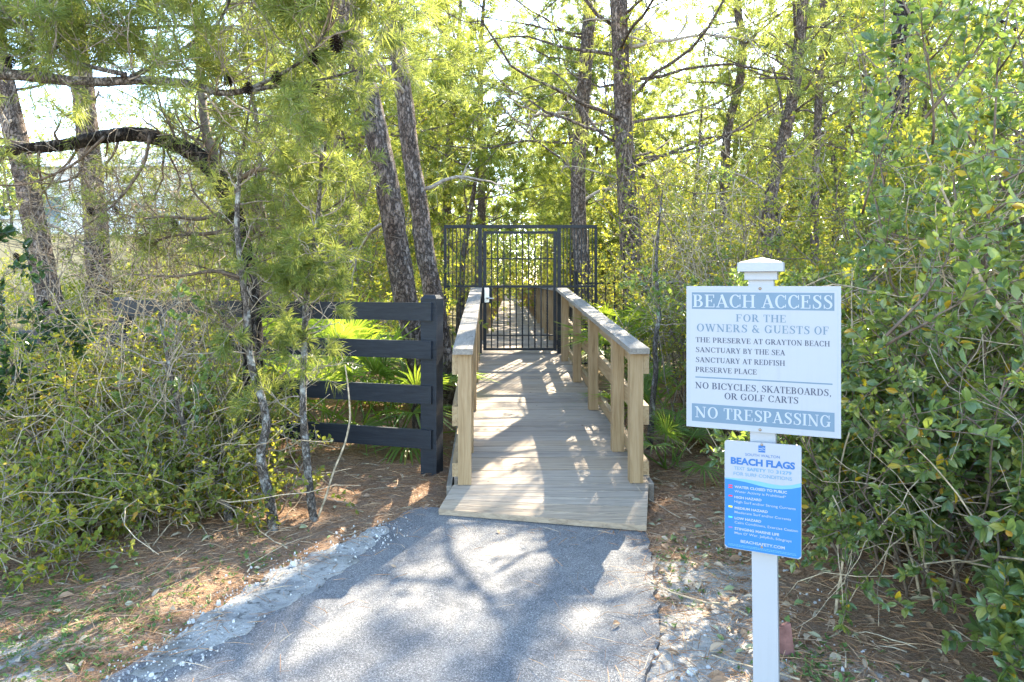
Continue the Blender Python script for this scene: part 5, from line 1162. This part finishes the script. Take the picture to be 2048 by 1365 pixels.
# ------------------------------------------------------------------ pale house and tan wall seen through the left trees
hx = lambda px, Y: (px - 1024) / FPX * Y
h = thing('house', 'large white house glimpsed through the bare branches on the left', 'house', (hx(330, 42), 42, 0)); HO = np.array((hx(330, 42), 42, 0))
x0, x1 = hx(60, 42), hx(610, 42)
mb = MB(); mb.box((x0, 42, -.3), (x1, 54, 8.6)); mb.box((x0 - 3.5, 44, -.3), (x0 - .01, 54, 5.6)); mb.build('wall', MAT['house_wall'], h, origin=HO)
mb = MB(); ym = 48
for (a, b, z, y0, y1) in ((x0, x1, 8.61, 41.4, 54.6), (x0 - 3.6, x0 - .1, 5.61, 43.5, 54.5)):
    yc = (y0 + y1) / 2; v = np.array([(a-.5,y0,z),(b+.5,y0,z),(b+.5,y1,z),(a-.5,y1,z),(a+2,yc-.1,z+2.2),(b-2,yc-.1,z+2.2),(b-2,yc+.1,z+2.2),(a+2,yc+.1,z+2.2)]); mb.hexa(v)
mb.build('roof', MAT['house_roof'], h, origin=HO)
for zf in (1.0, 4.8):
    for k in range(6):
        xc = x0 + (x1 - x0) * (k + .5) / 6; mb = MB(); mb.box((xc - .65, 41.9, zf), (xc + .65, 41.995, zf + 2.1)); f = mb.build('window', MAT['house_wall'], h, origin=HO)
        mb = MB(); mb.box((xc - .55, 41.87, zf + .1), (xc + .55, 41.899, zf + 2.0)); mb.build('pane', MAT['glass'], f, origin=HO)
mb = MB(); mb.box((hx(-250, 26), 26, -.3), (hx(640, 26), 26.25, 3.25)); mb.box((hx(-250, 26), 25.95, 3.2505), (hx(640, 26), 26.3, 3.36))
tag(mb.build('boundary_wall', MAT['tan_wall']), 'low tan wall running behind the trees on the left', 'wall')
# ------------------------------------------------------------------ litter
rg = np.random.default_rng(15)
def scatter(n, xr, yr, dmin=.0, ybias=1.0, stray=0.0):
    x = rg.uniform(*xr, n); y = yr[0] + (yr[1] - yr[0]) * rg.random(n) ** ybias
    d = sdist(ASPH, x, y); k = ((d > dmin) | ((d > -.7) & (rg.random(n) < stray * (np.exp(d / .16) + .02)))) & ~((np.abs(x - .2) < .68) & (y > 4.1)); x, y, d = x[k], y[k], d[k]; return np.column_stack([x, y, np.where(d < 0, np.maximum(gz(x, y), .006), gz(x, y))])
p = scatter(70000, (-5, 4.2), (1.8, 8.5), -.03, 1.35, .35); a = rg.uniform(0, 6.28, len(p)); n = len(p)
D = np.column_stack([np.cos(a), np.sin(a), rg.uniform(-.12, .22, n)]); mb = MB(); p[:, 2] += rg.uniform(.001, .014, n)
keep = rg.random(n) > np.clip(np.interp(0, [0, 1], [0, 1]) , 0, 1)
needles(mb, p, D, rg.uniform(.06, .16, n), rg.uniform(.0016, .0030, n), bend=.06, rg=rg)
tag(mb.build('pine_straw', MAT['needle_dry']), kind='stuff')
p = scatter(8200, (-4.5, 4), (1.9, 7.5), .0, 1.3, .25); w1_ = rg.random(len(p)) < (.35 + .65 * (np.abs(p[:, 0] - 2) < 1.2)); p = p[w1_]; n = len(p); p[:, 2] += rg.uniform(.004, .022, n); a = rg.uniform(0, 6.28, n)
extra_a = np.column_stack([rg.uniform(-1.1, .7, 26), rg.uniform(2.4, 4.1, 26), np.full(26, .006)]) if False else np.zeros((0, 3))
mb = MB(); l = rg.uniform(.025, .075, n); leaves(mb, p, np.column_stack([np.cos(a), np.sin(a), rg.normal(0, .25, n)]), np.column_stack([rg.normal(0, .45, n), rg.normal(0, .45, n), np.ones(n)]), l, l * rg.uniform(.3, .55, n), fold=.3, curl=.25)
tag(mb.build('leaves', MAT['leaf_dry']), kind='stuff')
# low green weeds in patches
B, D, L = [], [], []
for px, py, r, k in ((90,1260,.28,230),(200,1330,.25,190),(40,1190,.3,200),(420,1140,.25,90),(330,1180,.25,60),(250,1240,.2,80),(1660,1345,.2,160),(1400,1095,.18,90),(1340,1120,.12,50),(1590,1325,.12,60),(1350,1180,.15,40),(30,1330,.25,160),(520,1120,.2,50),(180,1210,.25,110)):
    c = G(px, py); q = np.column_stack([c[0] + rg.normal(0, r * .8, k), c[1] + rg.normal(0, r * .8, k)]); q = q[sdist(ASPH, q[:, 0], q[:, 1]) > .02]
    z = gz(q[:, 0], q[:, 1])
    for (x, y), zz in zip(q, z):
        m_ = rg.integers(2, 6); a = rg.uniform(0, 6.28, m_); B.append(np.tile((x, y, zz + .004), (m_, 1))); D.append(np.column_stack([np.cos(a), np.sin(a), rg.uniform(.2, 1.1, m_)])); L.append(rg.uniform(.010, .028, m_))
B, D, L = np.concatenate(B), np.concatenate(D), np.concatenate(L); mb = MB(); leaves(mb, B, D, np.tile((0, 0, 1.0), (len(B), 1)), L, L * rg.uniform(.25, .5, len(L)))
tag(mb.build('weeds', MAT['weed']), kind='stuff')
# fallen sticks
p = scatter(380, (-4.5, 4), (2.2, 7), .02, 1.2); mb = MB(); ls = []
for q in p:
    a = rg.uniform(0, 6.28); ls.append((walk(rg, q + np.array((0, 0, .015)), (math.cos(a), math.sin(a), .05), rg.uniform(.08, .4), 6, .15), np.linspace(.004, .0018, 6) * rg.uniform(.5, 1.3)))
mb.polys(ls, 5); tag(mb.build('stick_litter', MAT['twig_tan'], smooth=True), kind='stuff')
# limestone crumbs along the broken edge and on the sand
n = 900; i_ = rg.integers(0, 21, n); f_ = rg.random((n, 1)); q = LIME[i_] * f_ + LIME[(i_ + 1) % 21] * (1 - f_) + rg.normal(0, .07, (n, 2))
q = np.concatenate([q, np.column_stack([rg.uniform(.55, 1.5, 700), rg.uniform(1.9, 3.9, 700)])]); q = q[(sdist(ASPH, q[:, 0], q[:, 1]) > -.25) & ((q[:, 0] < .4) | (sdist(ASPH, q[:, 0], q[:, 1]) > .02))]; n = len(q)
z = np.maximum(gz(q[:, 0], q[:, 1]), np.where(q[:, 0] < .4, .004, -1)); sz = .0022 * np.exp(rg.normal(0, .5, n)); mb = MB()
for (x, y), zz, s_ in zip(q, z, sz):
    b_ = np.array([(-1,-1,-1),(1,-1,-1),(1,1,-1),(-1,1,-1),(-.7,-.7,1),(.7,-.7,1),(.7,.7,1),(-.7,.7,1)]) * s_ * rg.uniform(.6, 1.3, (8, 3)); a = rg.uniform(0, 6.28); c_, t_ = math.cos(a), math.sin(a)
    b_ = np.column_stack([b_[:, 0] * c_ - b_[:, 1] * t_, b_[:, 0] * t_ + b_[:, 1] * c_, b_[:, 2]]) + (x, y, zz + s_ * .5); mb.hexa(b_)
tag(mb.build('gravel', MAT['rock']), kind='stuff')
# white rocks by the path edge
def rock(seed, c, r, label, mat='rock', name='rock', cat='rock', sq=(1, .8, .65), group=None):
    rg = np.random.default_rng(seed); bm = bmesh.new(); bmesh.ops.create_icosphere(bm, subdivisions=2, radius=1)
    ds = [nrm(rg.normal(size=3)) for _ in range(9)]
    for v in bm.verts:
        p = np.array(v.co); 
        for d in ds:
            e = p @ d - .72
            if e > 0: p = p - d * e * .9
        p *= 1 + rg.normal(0, .02); v.co = p * np.array(sq) * r
    me = bpy.data.meshes.new(name); bm.to_mesh(me); bm.free(); me.materials.append(MAT[mat]); o = bpy.data.objects.new(name, me); COL.objects.link(o)
    o.location = (c[0], c[1], c[2] + r * sq[2] * .45); o.rotation_euler = (0, 0, rg.uniform(0, 6)); tag(o, label, cat, group); return o
for i, (px, py, s_, lb) in enumerate(((1385,1342,.026,'largest white rock on the sand between path and sign post'), (1417,1332,.015,'white pebble just right of the largest white rock'), (1312,1304,.019,'white rock touching the path edge above the largest one'), (1308,1320,.012,'small white chip below the rock at the path edge'), (1492,1346,.014,'pale pebble beside the foot of the sign post'), (1302,1134,.012,'pale pebble at the path edge near the ramp corner'), (1346,1352,.010,'smallest white pebble left of the largest white rock'), (1570,1143,.014,'pale pebble on dark litter right below the blue sign'), (1410,1268,.010,'tiny pale pebble on the middle of the sand patch'))):
    p = G(px, py); rock(700 + i, (p[0], p[1], float(gz(p[:1], p[1:2])[0])), s_, lb)
p = G(1575, 1315); mb = MB()
v = np.array([(-.035,-.01,-.03),(.03,-.012,-.03),(.032,.03,-.03),(-.03,.03,-.03),(-.030,.022,.105),(.020,.018,.125),(.022,.045,.12),(-.026,.05,.10)]) + p
mb.hexa(v); tag(mb.build('paving_stone', MAT['redstone']), 'reddish flat stone leaning upright behind the sign post foot', 'stone')
